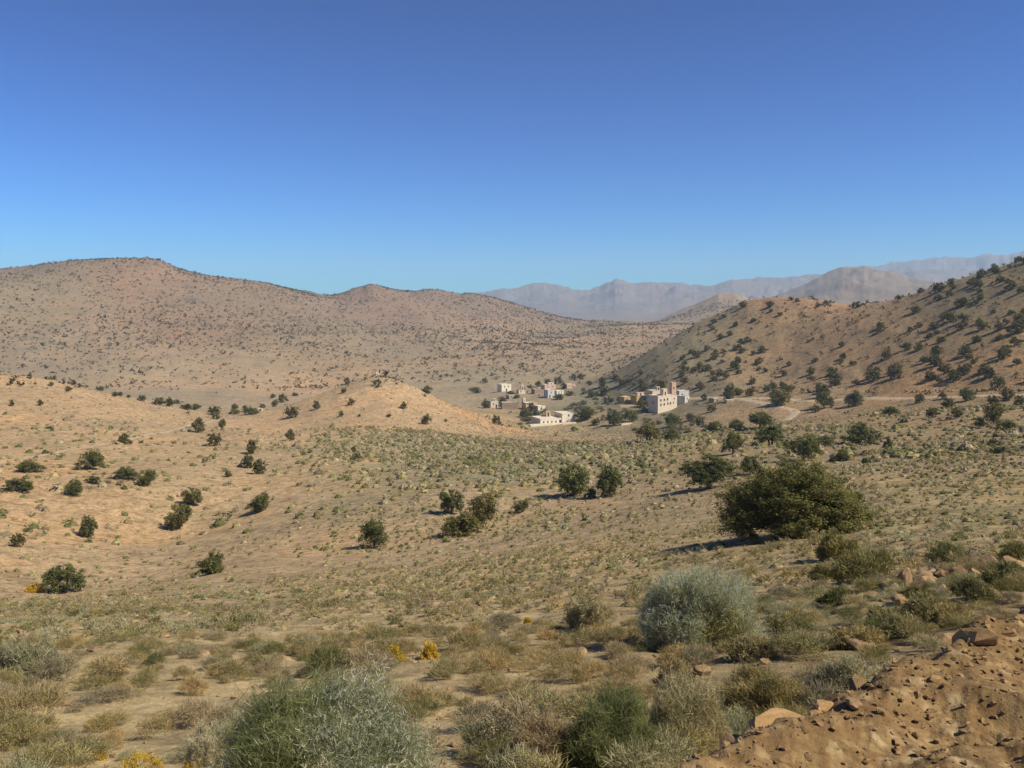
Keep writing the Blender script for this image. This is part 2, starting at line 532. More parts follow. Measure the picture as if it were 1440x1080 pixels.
def rock_mat(name, c0, c1, c2):
    m, t, b = new_mat(name)
    tc = node(t, 'ShaderNodeTexCoord')
    oi = node(t, 'ShaderNodeObjectInfo')
    g = node(t, 'ShaderNodeNewGeometry')
    n = noise(t, tc.outputs['Object'], 3.5, 8, 0.65, 0.4)
    c = ramp(t, n, [(0.28, c0), (0.5, c1), (0.72, c2)])
    c = mix(t, c, ramp(t, g.outputs['Random Per Island'], [(0, (0.7, 0.7, 0.72)), (1, (1.25, 1.2, 1.15))]), 1.0, 'MULTIPLY')
    c = mix(t, c, ramp(t, oi.outputs['Random'], [(0, (0.78, 0.76, 0.76)), (1, (1.18, 1.12, 1.05))]), 1.0, 'MULTIPLY')
    t.links.new(c, b.inputs['Base Color'])
    bp = node(t, 'ShaderNodeBump')
    bp.inputs['Strength'].default_value = 0.6
    bp.inputs['Distance'].default_value = 0.02
    t.links.new(noise(t, tc.outputs['Object'], 22, 6, 0.7), bp.inputs['Height'])
    t.links.new(bp.outputs[0], b.inputs['Normal'])
    return m


M['rock'] = rock_mat('tan_rock', (0.17, 0.115, 0.065), (0.30, 0.21, 0.12), (0.42, 0.31, 0.19))
M['clod'] = rock_mat('orange_earth_clod', (0.22, 0.145, 0.07), (0.31, 0.205, 0.10), (0.40, 0.28, 0.15))


# soil: colours of the different soils are known per vertex, the shader breaks them up
def ground_mat():
    m, t, b = new_mat('dry_soil')
    at = node(t, 'ShaderNodeAttribute', attribute_name='soil')
    tc = node(t, 'ShaderNodeTexCoord')
    P = tc.outputs['Object']
    n1 = noise(t, P, 0.035, 6, 0.6, 0.5)
    n2 = noise(t, P, 0.30, 7, 0.65)
    n3 = noise(t, P, 2.2, 8, 0.7)
    n5 = noise(t, P, 0.85, 5, 0.7)
    n4 = noise(t, P, 17, 5, 0.7)
    c = at.outputs['Color']
    c = mix(t, c, ramp(t, n1, [(0.32, (0.80, 0.84, 0.86)), (0.52, (1.0, 1.0, 1.0)), (0.7, (1.14, 1.04, 0.95))]), 1.0, 'MULTIPLY')
    c = mix(t, c, ramp(t, n2, [(0.3, (0.70, 0.69, 0.66)), (0.5, (1.0, 1.0, 1.0)), (0.7, (1.20, 1.17, 1.1))]), 1.0, 'MULTIPLY')
    c = mix(t, c, ramp(t, n3, [(0.3, (0.66, 0.64, 0.62)), (0.5, (1.0, 1.0, 1.0)), (0.72, (1.28, 1.26, 1.22))]), 1.0, 'MULTIPLY')
    c = mix(t, c, ramp(t, n4, [(0.3, (0.7, 0.68, 0.66)), (0.52, (1.0, 1.0, 1.0)), (0.75, (1.4, 1.38, 1.32))]), 1.0, 'MULTIPLY')
    c = mix(t, c, ramp(t, n5, [(0.36, (0.62, 0.60, 0.56)), (0.5, (1.0, 1.0, 1.0)), (0.66, (1.22, 1.2, 1.14))]), 1.0, 'MULTIPLY')
    # pale pebbles and dark twig litter
    v = node(t, 'ShaderNodeTexVoronoi')
    v.inputs['Scale'].default_value = 5.0
    t.links.new(P, v.inputs['Vector'])
    peb = ramp(t, v.outputs['Distance'], [(0.10, 1.0), (0.17, 0.0)])
    c = mix(t, c, (0.46, 0.37, 0.26), mix(t, peb, ramp(t, n2, [(0.45, 0.0), (0.6, 0.75)]), 1.0, 'MULTIPLY'))
    v2 = node(t, 'ShaderNodeTexVoronoi')
    v2.inputs['Scale'].default_value = 1.1
    t.links.new(P, v2.inputs['Vector'])
    lit = ramp(t, v2.outputs['Distance'], [(0.12, 1.0), (0.42, 0.0)])
    c = mix(t, c, (0.13, 0.11, 0.06), mix(t, lit, ramp(t, n3, [(0.42, 0.0), (0.6, 0.7)]), 1.0, 'MULTIPLY'))
    wv = node(t, 'ShaderNodeVectorMath', operation='ADD')
    wn = node(t, 'ShaderNodeTexNoise')
    wn.inputs['Scale'].default_value = 6.0
    t.links.new(P, wn.inputs['Vector'])
    wm = node(t, 'ShaderNodeVectorMath', operation='SCALE')
    wm.inputs['Scale'].default_value = 0.16
    t.links.new(wn.outputs['Color'], wm.inputs[0])
    t.links.new(P, wv.inputs[0])
    t.links.new(wm.outputs[0], wv.inputs[1])
    v3 = node(t, 'ShaderNodeTexVoronoi')
    v3.inputs['Scale'].default_value = 6.5
    t.links.new(wv.outputs[0], v3.inputs['Vector'])
    sep = node(t, 'ShaderNodeSeparateColor')
    t.links.new(v3.outputs['Color'], sep.inputs[0])
    cells = ramp(t, sep.outputs[0], [(0.0, (0.165, 0.105, 0.045)), (0.45, (0.25, 0.168, 0.075)), (0.75, (0.29, 0.20, 0.098)), (1.0, (0.40, 0.30, 0.17))])
    cells = mix(t, cells, (0.16, 0.09, 0.04), ramp(t, v3.outputs['Distance'], [(0.30, 0.0), (0.62, 0.8)]))
    cells = mix(t, cells, ramp(t, n4, [(0.3, (0.7, 0.68, 0.66)), (0.52, (1.0, 1.0, 1.0)), (0.75, (1.35, 1.33, 1.28))]), 1.0, 'MULTIPLY')
    bm_ = node(t, 'ShaderNodeMath', operation='MULTIPLY')
    bm_.inputs[1].default_value = 0.85
    t.links.new(at.outputs['Alpha'], bm_.inputs[0])
    c = mix(t, c, cells, bm_.outputs[0])
    t.links.new(c, b.inputs['Base Color'])
    bp = node(t, 'ShaderNodeBump')
    bp.inputs['Strength'].default_value = 0.55
    bp.inputs['Distance'].default_value = 0.12
    t.links.new(n3, bp.inputs['Height'])
    bp2 = node(t, 'ShaderNodeBump')
    bp2.inputs['Strength'].default_value = 0.6
    bp2.inputs['Distance'].default_value = 0.02
    t.links.new(n4, bp2.inputs['Height'])
    t.links.new(bp.outputs[0], bp2.inputs['Normal'])
    t.links.new(bp2.outputs[0], b.inputs['Normal'])
    return m


M['soil'] = ground_mat()

# ------------------------------------------------------------------ ground sheet
# soil colours by place: pixel, distance, colour, reach
SOIL = [
    (0, 1000, 12, (0.40, 0.305, 0.175)), (400, 900, 20, (0.41, 0.31, 0.175)), (720, 850, 35, (0.41, 0.305, 0.175)), (1000, 800, 35, (0.37, 0.27, 0.15)),
    (1300, 800, 24, (0.31, 0.235, 0.13)), (1350, 700, 60, (0.30, 0.235, 0.13)), (200, 800, 100, (0.37, 0.265, 0.16)), (420, 760, 115, (0.37, 0.265, 0.16)),
    (100, 700, 160, (0.39, 0.265, 0.155)), (330, 690, 165, (0.38, 0.275, 0.165)), (520, 700, 145, (0.31, 0.24, 0.145)), (680, 650, 180, (0.235, 0.205, 0.13)), (600, 630, 230, (0.25, 0.22, 0.14)), (760, 630, 250, (0.25, 0.215, 0.14)),
    (650, 700, 130, (0.34, 0.255, 0.16)), (800, 700, 125, (0.33, 0.24, 0.15)),
    (850, 640, 220, (0.265, 0.22, 0.13)), (1000, 640, 165, (0.27, 0.205, 0.125)), (1150, 620, 200, (0.26, 0.195, 0.115)), (1350, 620, 180, (0.255, 0.19, 0.115)),
    (60, 570, 320, (0.40, 0.275, 0.165)), (200, 600, 290, (0.385, 0.27, 0.165)), (30, 640, 205, (0.38, 0.265, 0.155)), (320, 610, 260, (0.39, 0.27, 0.16)),
    (531, 535, 390, (0.40, 0.29, 0.18)), (500, 580, 330, (0.395, 0.275, 0.17)), (600, 590, 330, (0.39, 0.275, 0.17)), (690, 598, 390, (0.42, 0.26, 0.145)), (450, 600, 300, (0.395, 0.275, 0.165)),
    (560, 640, 210, (0.36, 0.27, 0.165)),
    (300, 556, 620, (0.30, 0.235, 0.165)), (100, 560, 600, (0.30, 0.235, 0.165)), (620, 550, 660, (0.30, 0.24, 0.165)), (780, 600, 430, (0.30, 0.24, 0.15)), (850, 575, 520, (0.20, 0.172, 0.118)),
    (930, 590, 440, (0.20, 0.168, 0.115)), (720, 555, 620, (0.30, 0.235, 0.165)),
    (1100, 570, 400, (0.29, 0.205, 0.125)), (1300, 575, 310, (0.265, 0.185, 0.11)), (1300, 530, 400, (0.285, 0.18, 0.098)), (1300, 470, 490, (0.265, 0.175, 0.10)), (1100, 480, 560, (0.27, 0.182, 0.108)),
    (1100, 430, 630, (0.285, 0.18, 0.112)), (1400, 400, 540, (0.215, 0.162, 0.10)), (950, 520, 600, (0.26, 0.205, 0.13)),
    (200, 520, 820, (0.36, 0.26, 0.17)), (100, 500, 900, (0.285, 0.208, 0.145)), (400, 540, 730, (0.37, 0.265, 0.17)), (300, 450, 1150, (0.235, 0.166, 0.118)), (60, 400, 1280, (0.235, 0.166, 0.118)), (150, 380, 1340, (0.245, 0.168, 0.118)),
    (30, 420, 1180, (0.265, 0.20, 0.132)), (500, 430, 1480, (0.235, 0.166, 0.124)), (640, 430, 1650, (0.24, 0.168, 0.127)), (700, 490, 1050, (0.30, 0.22, 0.15)), (850, 470, 1350, (0.30, 0.22, 0.15)), (500, 490, 980, (0.29, 0.215, 0.142)),
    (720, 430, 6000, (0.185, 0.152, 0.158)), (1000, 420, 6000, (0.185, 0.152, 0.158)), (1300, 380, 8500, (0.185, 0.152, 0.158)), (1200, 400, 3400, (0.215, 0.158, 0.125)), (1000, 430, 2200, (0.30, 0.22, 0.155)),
]


def soil_colour():
    st, _ = pix_pol(np.array([s[0] for s in SOIL], float), np.array([s[1] for s in SOIL], float))
    sl = np.log(np.array([s[2] for s in SOIL], float))
    sc = np.array([s[3] for s in SOIL])
    x, y = GR * np.sin(GT), GR * np.cos(GT)
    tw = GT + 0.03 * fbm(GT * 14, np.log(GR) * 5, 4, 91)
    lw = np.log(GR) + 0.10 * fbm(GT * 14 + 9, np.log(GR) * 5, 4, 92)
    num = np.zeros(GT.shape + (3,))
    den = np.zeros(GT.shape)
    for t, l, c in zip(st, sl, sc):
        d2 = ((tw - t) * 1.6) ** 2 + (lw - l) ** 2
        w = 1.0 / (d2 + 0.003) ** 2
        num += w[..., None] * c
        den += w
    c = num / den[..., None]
    # scattered streaks of redder and greyer earth on the hills
    k = fbm(x / 120, y / 200, 5, 95) * smooth(200, 600, GR)
    c = c * (1 + 0.16 * k[..., None] * np.array([1.2, 0.5, 0.2]))
    c = c * (1 - GW[..., None]) + GW[..., None] * np.array([0.33, 0.212, 0.098])
    return np.clip(c * np.array([0.985, 0.97, 0.925]), 0.02, 0.6)


def build_ground():
    n, k = GT.shape
    v = np.stack([GR * np.sin(GT), GR * np.cos(GT), GZ], -1).reshape(-1, 3)
    i, j = np.meshgrid(np.arange(n), np.arange(k - 1), indexing='ij')
    i2 = (i + 1) % n
    f = np.stack([i * k + j, i * k + j + 1, i2 * k + j + 1, i2 * k + j], -1).reshape(-1, 4)
    f = f[:, ::-1]
    c = len(v)
    v = np.concatenate([v, [[0, 0, float(GZ[:, 0].mean())]]])
    # close the middle with a ring of slim quads
    mid = []
    for a in range(0, n - (n % 2), 2):
        mid.append((c, a * k, ((a + 1) % n) * k, ((a + 2) % n) * k))
    if n % 2:
        mid.append((c, (n - 1) * k, 0, 0))
        mid.pop()
    f = np.concatenate([f, np.array(mid)[:, ::-1]])
    # up-facing check
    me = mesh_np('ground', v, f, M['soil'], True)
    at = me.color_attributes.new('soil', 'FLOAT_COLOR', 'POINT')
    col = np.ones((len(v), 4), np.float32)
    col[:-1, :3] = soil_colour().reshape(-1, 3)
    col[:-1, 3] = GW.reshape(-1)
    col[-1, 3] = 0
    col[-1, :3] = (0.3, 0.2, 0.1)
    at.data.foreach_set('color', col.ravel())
    if me.polygons[len(me.polygons) // 3].normal.z < 0:
        me.flip_normals()
    tag(obj('ground', me), 'dry stony valley floor and scrub covered hills', None, None, 'structure')


build_ground()
# ------------------------------------------------------------------ dirt roads
def road_mat(k=1.0):
    m, t, b = new_mat('pale_dust')
    tc = node(t, 'ShaderNodeTexCoord')
    n = noise(t, tc.outputs['Object'], 0.6, 6, 0.65)
    c = ramp(t, n, [(0.3, (0.30 * k, 0.225 * k, 0.145 * k)), (0.55, (0.40 * k, 0.31 * k, 0.21 * k)), (0.75, (0.47 * k, 0.37 * k, 0.26 * k))])
    t.links.new(c, b.inputs['Base Color'])
    return m


M['road'] = road_mat()
M['path'] = road_mat(0.93)


def track(name, pts, width, label, lift=0.12, mat='road'):
    P = np.array([ground_at(*p)[0] if len(p) == 2 else polar_pt(*p) for p in pts])
    seg = np.r_[0, np.cumsum(np.hypot(*np.diff(P[:, :2], axis=0).T))]
    n = max(8, int(seg[-1] / 2.0))
    s = np.linspace(0, seg[-1], n)
    x, y = np.interp(s, seg, P[:, 0]), np.interp(s, seg, P[:, 1])
    for _ in range(12):                              # round the corners
        x[1:-1] = (x[:-2] + 2 * x[1:-1] + x[2:]) / 4
        y[1:-1] = (y[:-2] + 2 * y[1:-1] + y[2:]) / 4
    tx, ty = np.gradient(x), np.gradient(y)
    l = np.hypot(tx, ty)
    nx, ny = -ty / l, tx / l
    v, m = [], 7
    for k in range(m):
        o = (k / (m - 1) - 0.5) * width * (1 + 0.22 * fbm(s / 9, s * 0 + k // 4, 3, 61))
        X, Y = x + nx * o, y + ny * o
        edge = -0.25 if k in (0, m - 1) else lift
        v.append(np.stack([X, Y, H(X, Y) + edge], -1))
    v = np.stack(v, 1).reshape(-1, 3)
    i, j = np.meshgrid(np.arange(n - 1), np.arange(m - 1), indexing='ij')
    f = np.stack([i * m + j, (i + 1) * m + j, (i + 1) * m + j + 1, i * m + j + 1], -1).reshape(-1, 4)
    me = mesh_np(name, v, f, M[mat], True)
    if me.polygons[0].normal.z < 0:
        me.flip_normals()
    tag(obj(name, me), label, None, None, 'structure')


def polar_pt(px, py, r):
    t, _ = pix_pol(float(px), float(py))
    x, y = r * math.sin(t), r * math.cos(t)
    return np.array([x, y, float(H(x, y))])


track('dirt_road', [(962, 561), (1000, 559.5), (1040, 561), (1100, 562), (1200, 561), (1320, 559), (1440, 556), (1560, 553)], 5.5, 'pale dirt road along the foot of the tree dotted hill')
track('dirt_track', [(1040, 562.5), (1072, 567), (1105, 574), (1122, 580), (1112, 586), (1094, 592)], 5.0, 'pale track bending down from the dirt road')
track('dirt_path', [(-40, 652), (40, 643), (110, 631), (175, 620), (230, 608), (285, 596), (330, 590)], 1.7, 'faint pale path below the bare orange knoll', 0.05, 'path')


# ------------------------------------------------------------------ houses
def wall_mat(name, c0, c1):
    m, t, b = new_mat(name)
    tc = node(t, 'ShaderNodeTexCoord')
    n = noise(t, tc.outputs['Object'], 0.7, 7, 0.65)
    mp = node(t, 'ShaderNodeMapping')
    mp.inputs['Scale'].default_value = (2.2, 2.2, 0.25)
    t.links.new(tc.outputs['Object'], mp.inputs['Vector'])
    n2 = noise(t, mp.outputs[0], 1.6, 5, 0.6)
    c = ramp(t, n, [(0.3, c0), (0.65, c1)])
    c = mix(t, c, ramp(t, n2, [(0.3, (0.80, 0.78, 0.75)), (0.55, (1, 1, 1))]), 1.0, 'MULTIPLY')
    t.links.new(c, b.inputs['Base Color'])
    return m


M['white'] = wall_mat('white_plaster', (0.57, 0.47, 0.355), (0.71, 0.60, 0.47))
M['cream'] = wall_mat('cream_plaster', (0.66, 0.58, 0.44), (0.80, 0.73, 0.58))
M['grey_wall'] = wall_mat('grey_white_plaster', (0.46, 0.45, 0.41), (0.58, 0.57, 0.52))
M['pink'] = wall_mat('pink_plaster', (0.50, 0.34, 0.27), (0.64, 0.47, 0.38))
M['salmon'] = wall_mat('salmon_plaster', (0.52, 0.33, 0.22), (0.65, 0.45, 0.32))
M['ochre'] = wall_mat('ochre_plaster', (0.42, 0.30, 0.13), (0.54, 0.40, 0.19))
M['adobe'] = wall_mat('brown_adobe', (0.26, 0.19, 0.135), (0.36, 0.27, 0.19))
M['stone'] = wall_mat('tan_dry_stone', (0.30, 0.23, 0.15), (0.44, 0.35, 0.24))
M['roofing'] = wall_mat('pale_flat_roof', (0.52, 0.44, 0.35), (0.66, 0.58, 0.47))


def dark_mat(name, c):
    m, t, b = new_mat(name)
    tc = node(t, 'ShaderNodeTexCoord')
    t.links.new(ramp(t, noise(t, tc.outputs['Object'], 3, 3), [(0.3, tuple(k * 0.7 for k in c)), (0.7, c)]), b.inputs['Base Color'])
    b.inputs['Roughness'].default_value = 0.4
    return m


M['pane'] = dark_mat('dark_window_glass', (0.03, 0.03, 0.035))
M['wood'] = dark_mat('dark_wood_door', (0.06, 0.035, 0.02))


def box_arrays(boxes):
    V, F = [], []
    for (x0, y0, z0, x1, y1, z1) in boxes:
        k = len(V) * 8
        V.append([(x0, y0, z0), (x1, y0, z0), (x1, y1, z0), (x0, y1, z0), (x0, y0, z1), (x1, y0, z1), (x1, y1, z1), (x0, y1, z1)])
        F += [(k + 3, k + 2, k + 1, k), (k + 4, k + 5, k + 6, k + 7), (k, k + 1, k + 5, k + 4), (k + 1, k + 2, k + 6, k + 5), (k + 2, k + 3, k + 7, k + 6), (k + 3, k, k + 4, k + 7)]
    return np.array(V, float).reshape(-1, 3), np.array(F)


def boxes(name, bx, mat, parent):
    v, f = box_arrays(bx)
    me = mesh_np(name, v, f, mat)
    return obj(name, me, parent)


WIN = {}


def window_me(w, h):
    k = (w, h)
    if k not in WIN:
        f = 0.12
        v, q = box_arrays([(-w / 2 - f, -0.07, -f, -w / 2, 0.05, h + f), (w / 2, -0.07, -f, w / 2 + f, 0.05, h + f), (-w / 2, -0.07, h, w / 2, 0.05, h + f), (-w / 2 - f - 0.05, -0.14, -f - 0.08, w / 2 + f + 0.05, 0.05, -f)])
        v2, q2 = box_arrays([(-w / 2, -0.02, -f, w / 2, 0.03, h)])
        WIN[k] = (mesh_np('window', v, q, M['roofing']), mesh_np('pane', v2, q2, M['pane']))
    return WIN[k]


def add_window(root, x, z, w, h, y=0.0, rz=0.0):
    a, b = window_me(w, h)
    o = obj('window', a, root, (x, y, z))
    o.rotation_euler = (0, 0, rz)
    obj('pane', b, o)


def house(name, label, pxl, pxr, ytop, ybase, yaw, depth, mat, r=None, windows=(), door=None, huts=(), parapet=True, cat='house', group=None, hutmat=None):
    """front left corner stands at pixel (pxl, ybase); local x runs along the front, local y into the house"""
    if r is None:
        p, r = ground_at(pxl, ybase)
    else:
        p = polar_pt(pxl, ybase, r)
    a = R(yaw + (14 if yaw < 14 else 6))
    mpp = p[1] / FPX
    w = (pxr - pxl) * mpp / math.cos(a)
    _, e = pix_pol(float(pxl), float(ytop))
    h = max(1.2, e * r - p[2])
    root = thing(name, label, cat, p, a, group)
    t = 0.28
    boxes('wall', [(0, 0, -4, w, depth, h - 0.35)], mat, root)
    if parapet:
        boxes('parapet', [(-0.05, -0.05, h - 0.35, w + 0.05, t, h), (-0.05, depth - t, h - 0.35, w + 0.05, depth + 0.05, h), (-0.05, t, h - 0.35, t, depth - t, h), (w - t, t, h - 0.35, w + 0.05, depth - t, h)], mat, root)
    boxes('roof', [(t, t, h - 0.35, w - t, depth - t, h - 0.22)], M['roofing'], root)
    for (u, v, ww, hh) in windows:                   # u along the front 0..1, v sill height 0..1
        add_window(root, u * w, v * h, ww, hh)
    if door is not None:
        u, dw, dh = door[:3]
        dz = door[3] if len(door) > 3 else 0.0
        d = boxes('door', [(u * w - dw / 2, -0.05, dz - 0.2, u * w + dw / 2, 0.05, dz + dh)], M['wood'], root)
        boxes('door_frame', [(u * w - dw / 2 - 0.12, -0.10, dz - 0.2, u * w - dw / 2, 0.04, dz + dh), (u * w + dw / 2, -0.10, dz - 0.2, u * w + dw / 2 + 0.12, 0.04, dz + dh), (u * w - dw / 2 - 0.12, -0.10, dz + dh, u * w + dw / 2 + 0.12, 0.04, dz + dh + 0.14)], M['roofing'], d)
    for (u, v, hw, hd, hh, hm) in huts:              # roof huts
        o = boxes('roof_hut', [(u * w - hw / 2, v * depth, h - 0.3, u * w + hw / 2, v * depth + hd, h + hh)], M[hm], root)
        boxes('hut_roof', [(u * w - hw / 2 - 0.12, v * depth - 0.12, h + hh, u * w + hw / 2 + 0.12, v * depth + hd + 0.12, h + hh + 0.16)], M[hm], o)
        boxes('hut_door', [(u * w - 0.4, v * depth - 0.05, h - 0.2, u * w + 0.4, v * depth + 0.04, h + min(1.9, hh - 0.3))], M['wood'], o)
    return root, w, h, mpp


bl = house('apartment_block', 'tall pinkish white block house with two rows of small windows, shaded on its downhill side', 925, 955.5, 556.7, 582, 26, 7.6, M['white'],
           windows=[(0.15, 0.70, 0.8, 1.0), (0.33, 0.715, 0.8, 1.0), (0.50, 0.73, 0.8, 1.0), (0.86, 0.78, 0.6, 0.6),
                    (0.16, 0.44, 0.8, 1.0), (0.33, 0.46, 0.8, 1.0), (0.52, 0.49, 0.8, 1.0), (0.66, 0.50, 0.8, 1.0), (0.82, 0.54, 0.7, 0.6)],
           huts=[(0.44, 0.12, 2.5, 2.6, 3.1, 'white'), (0.62, 0.5, 1.6, 2.2, 2.0, 'pink')])
RB = math.hypot(bl[0].location[0], bl[0].location[1])
add_window(bl[0], 0.0, bl[2] * 0.55, 0.8, 1.0, 3.6, R(-90))
house('tower_house', 'slim salmon tower rising behind the tall white block house', 944.8, 951.2, 537.6, 556, 14, 2.8, M['salmon'], r=RB + 17, windows=[(0.5, 0.72, 0.7, 0.9)], cat='tower', door=(0.5, 0.9, 2.0))
house('white_house', 'low bright white house half hidden behind the roof of the tall white block', 917.5, 931.5, 549.3, 560, 18, 6, M['white'], r=RB + 22, huts=[(0.80, 0.2, 1.5, 1.6, 1.7, 'white')], windows=[(0.3, 0.6, 0.7, 0.8), (0.7, 0.6, 0.7, 0.8)])
house('grey_house', 'small grey white house just uphill of the tall white block', 963, 971, 557, 567.5, 42, 5.0, M['grey_wall'], r=RB + 14, windows=[(0.5, 0.55, 0.7, 0.8)], door=(0.8, 0.9, 1.9))
house('garden_shed', 'low grey shed with a sloping pale front beside the grey white house', 955, 970, 549.5, 561, 10, 5.0, M['grey_wall'], r=RB + 36, cat='shed', door=(0.3, 0.9, 1.9))
house('ochre_house', 'square ochre yellow house downhill of the tall white block', 878, 890, 558.2, 567.5, 12, 5.5, M['ochre'], r=RB + 32, windows=[(0.35, 0.55, 0.6, 0.8)], door=(0.75, 0.9, 1.9))
house('ochre_barn', 'long ochre house with a pink roof edge beside the tall white block', 895, 914, 556.5, 567.5, 16, 6.5, M['ochre'], r=RB + 26, windows=[(0.3, 0.5, 0.7, 0.8), (0.62, 0.5, 0.7, 0.8)], door=(0.12, 1.0, 2.0), huts=[(0.5, 0.35, 4.0, 2.4, 1.3, 'pink')])
# the long white farmhouse on its terrace
wf = house('farmhouse', 'long low white farmhouse with a row of small windows above the field', 760, 790, 589.0, 598.6, 5, 13, M['cream'],
           windows=[(0.16, 0.40, 0.6, 0.8), (0.36, 0.40, 0.6, 0.8), (0.55, 0.40, 0.6, 0.8), (0.75, 0.40, 0.6, 0.8)], door=(0.955, 1.1, 2.5), huts=[(0.70, 0.72, 2.2, 2.0, 2.1, 'salmon')])
RF = math.hypot(wf[0].location[0], wf[0].location[1])
house('farm_wing', 'taller white wing joined to the long white farmhouse', 790.6, 809.5, 581.6, 598, 5, 11, M['cream'], r=RF + 5.5, windows=[(0.5, 0.72, 0.7, 0.8)], cat='house wing')
house('courtyard_wall', 'low white courtyard wall in front of the farmhouse wing', 790.8, 811, 593.6, 600, 5, 0.4, M['white'], r=RF - 1.2, parapet=False, cat='wall', windows=())
house('terrace_wall', 'cream terrace wall under the long white farmhouse', 746, 806, 598.7, 601.3, 3, 3.0, M['cream'], r=RF - 4.5, parapet=False, cat='wall')
# houses across the valley
house('cream_house', 'bright cream cube house standing alone across the valley', 705.5, 719, 540.6, 551, 22, 6.5, M['cream'], windows=[(0.3, 0.6, 0.7, 0.9), (0.7, 0.6, 0.7, 0.9)], door=(0.5, 1.0, 2.0))
house('turret_house', 'small white house with a square turret on its roof', 729.5, 739, 548.3, 554, 15, 5, M['white'], huts=[(0.72, 0.4, 1.6, 1.6, 3.4, 'white')], windows=[(0.3, 0.5, 0.6, 0.7)])
house('block_house', 'dull grey brown house beside the turret house', 739.6, 747, 546.3, 553.3, 12, 5, M['adobe'], windows=[(0.5, 0.55, 0.6, 0.7)], door=(0.25, 0.9, 1.9))
house('adobe_house', 'dark brown adobe house between the grey brown house and the pink house', 752, 763.5, 547.6, 554, 8, 6, M['adobe'], windows=[(0.3, 0.5, 0.6, 0.7), (0.7, 0.5, 0.6, 0.7)], huts=[(0.75, 0.5, 1.8, 1.6, 1.0, 'white')])
house('pink_house', 'wide pink house with a whiter front among trees across the valley', 766, 782, 541.0, 548, 12, 6, M['pink'], windows=[(0.3, 0.5, 0.7, 0.8), (0.7, 0.5, 0.7, 0.8)], huts=[(0.62, 0.1, 4.2, 2.6, 1.3, 'white')])
house('grey_cube_house', 'tall grey white cube house below the pink house', 770.5, 780, 548.3, 560, 24, 5, M['grey_wall'], windows=[(0.5, 0.62, 0.7, 0.8)], door=(0.3, 0.9, 1.9))
house('rose_house', 'low pale pink house standing furthest up the valley', 797.5, 809.5, 540.3, 546.6, 10, 6, M['pink'], windows=[(0.25, 0.5, 0.7, 0.8), (0.6, 0.5, 0.7, 0.8)], door=(0.8, 0.9, 2.0))
house('white_hut', 'small white house in trees at the lower end of the village', 690, 700.5, 564.0, 573.5, 14, 4, M['white'], windows=[(0.4, 0.5, 0.6, 0.7)], door=(0.78, 0.9, 1.9), huts=[(0.6, 0.4, 1.6, 1.5, 1.1, 'white')])
house('adobe_barn', 'long brown adobe barn with a pale roof edge', 706, 729, 566.0, 575.5, -6, 6, M['adobe'], windows=[(0.25, 0.5, 0.6, 0.6), (0.5, 0.5, 0.6, 0.6), (0.75, 0.5, 0.6, 0.6)], cat='barn')
house('salmon_house', 'salmon pink house stepping down beside the white turret', 739.5, 756, 566.5, 576, 10, 6, M['salmon'], windows=[(0.3, 0.55, 0.6, 0.7), (0.7, 0.55, 0.6, 0.7)])
house('turret', 'slim white turret between the adobe barn and the salmon pink house', 735.8, 739.2, 560.0, 575, 10, 1.8, M['white'], cat='turret', windows=[(0.5, 0.75, 0.4, 0.6)])
house('cream_annex', 'low cream house at the lower end of the salmon pink house', 756.5, 767, 571.0, 578.5, 10, 5, M['cream'], windows=[(0.5, 0.5, 0.6, 0.7)])
house('terrace_house', 'flat tan house with a walled yard between the adobe barn and the cream cube house', 716, 727, 556.0, 561.5, 10, 5, M['stone'], windows=[(0.3, 0.5, 0.6, 0.7)], door=(0.7, 0.9, 1.9))
house('valley_house', 'pale cream house uphill of the grey white cube, low and wide', 783, 793, 549.5, 555, 12, 5, M['cream'], windows=[(0.3, 0.5, 0.6, 0.7), (0.7, 0.5, 0.6, 0.7)])
house('field_wall', 'long low tan wall running below the ochre houses', 872, 921, 570.0, 573.5, 6, 0.5, M['stone'], cat='wall', parapet=False)
house('yard_wall', 'low tan yard wall in front of the square ochre house', 862, 884, 566.0, 569.5, 2, 0.5, M['stone'], cat='wall', parapet=False)
house('brown_hut', 'small brown stone hut at the gully side of the ochre houses', 853, 860, 558.5, 564, 12, 3, M['adobe'], cat='hut', door=(0.5, 0.8, 1.7))
house('hilltop_shed', 'little pinkish stone hut on top of the orange knoll', 528.6, 533.6, 522.9, 528.6, 18, 2.0, M['pink'], cat='hut', door=(0.5, 0.7, 1.3), parapet=False)
house('ruined_house', 'roofless tan stone house beside the bend of the dirt road', 1004, 1018, 560.3, 566, 8, 4.5, M['stone'], door=(0.4, 0.9, 1.5), cat='ruin')
house('stone_pen', 'low tan stone pen below the roofless tan house', 1022, 1034, 562.0, 567, -8, 3.5, M['stone'], cat='pen', parapet=False)
house('garden_wall', 'short white garden wall at the edge of the dark trees', 874, 890, 594.9, 598.3, 4, 0.4, M['white'], cat='wall', parapet=False)
house('far_shed', 'tiny white shed in the gully behind the knolls', 363, 369, 575.6, 578.4, 10, 3, M['white'], cat='shed', door=(0.5, 0.7, 1.0), parapet=False)


# ------------------------------------------------------------------ foliage meshes
def unit(v):
    return v / (np.linalg.norm(v, axis=-1, keepdims=True) + 1e-9)


def quads(c, n, size, rng, asp=0.6):
    """leaf quads at c facing n"""
    k = len(c)
    t = unit(np.cross(n, rng.normal(size=(k, 3))))
    b = np.cross(n, t)
    s = (size * rng.uniform(0.6, 1.35, k))[:, None]
    v = np.stack([c - t * s * 0.5, c + b * s * 0.5 * asp, c + t * s * 0.5, c - b * s * 0.5 * asp], 1)
    return v.reshape(-1, 3), np.arange(k * 4).reshape(-1, 4)


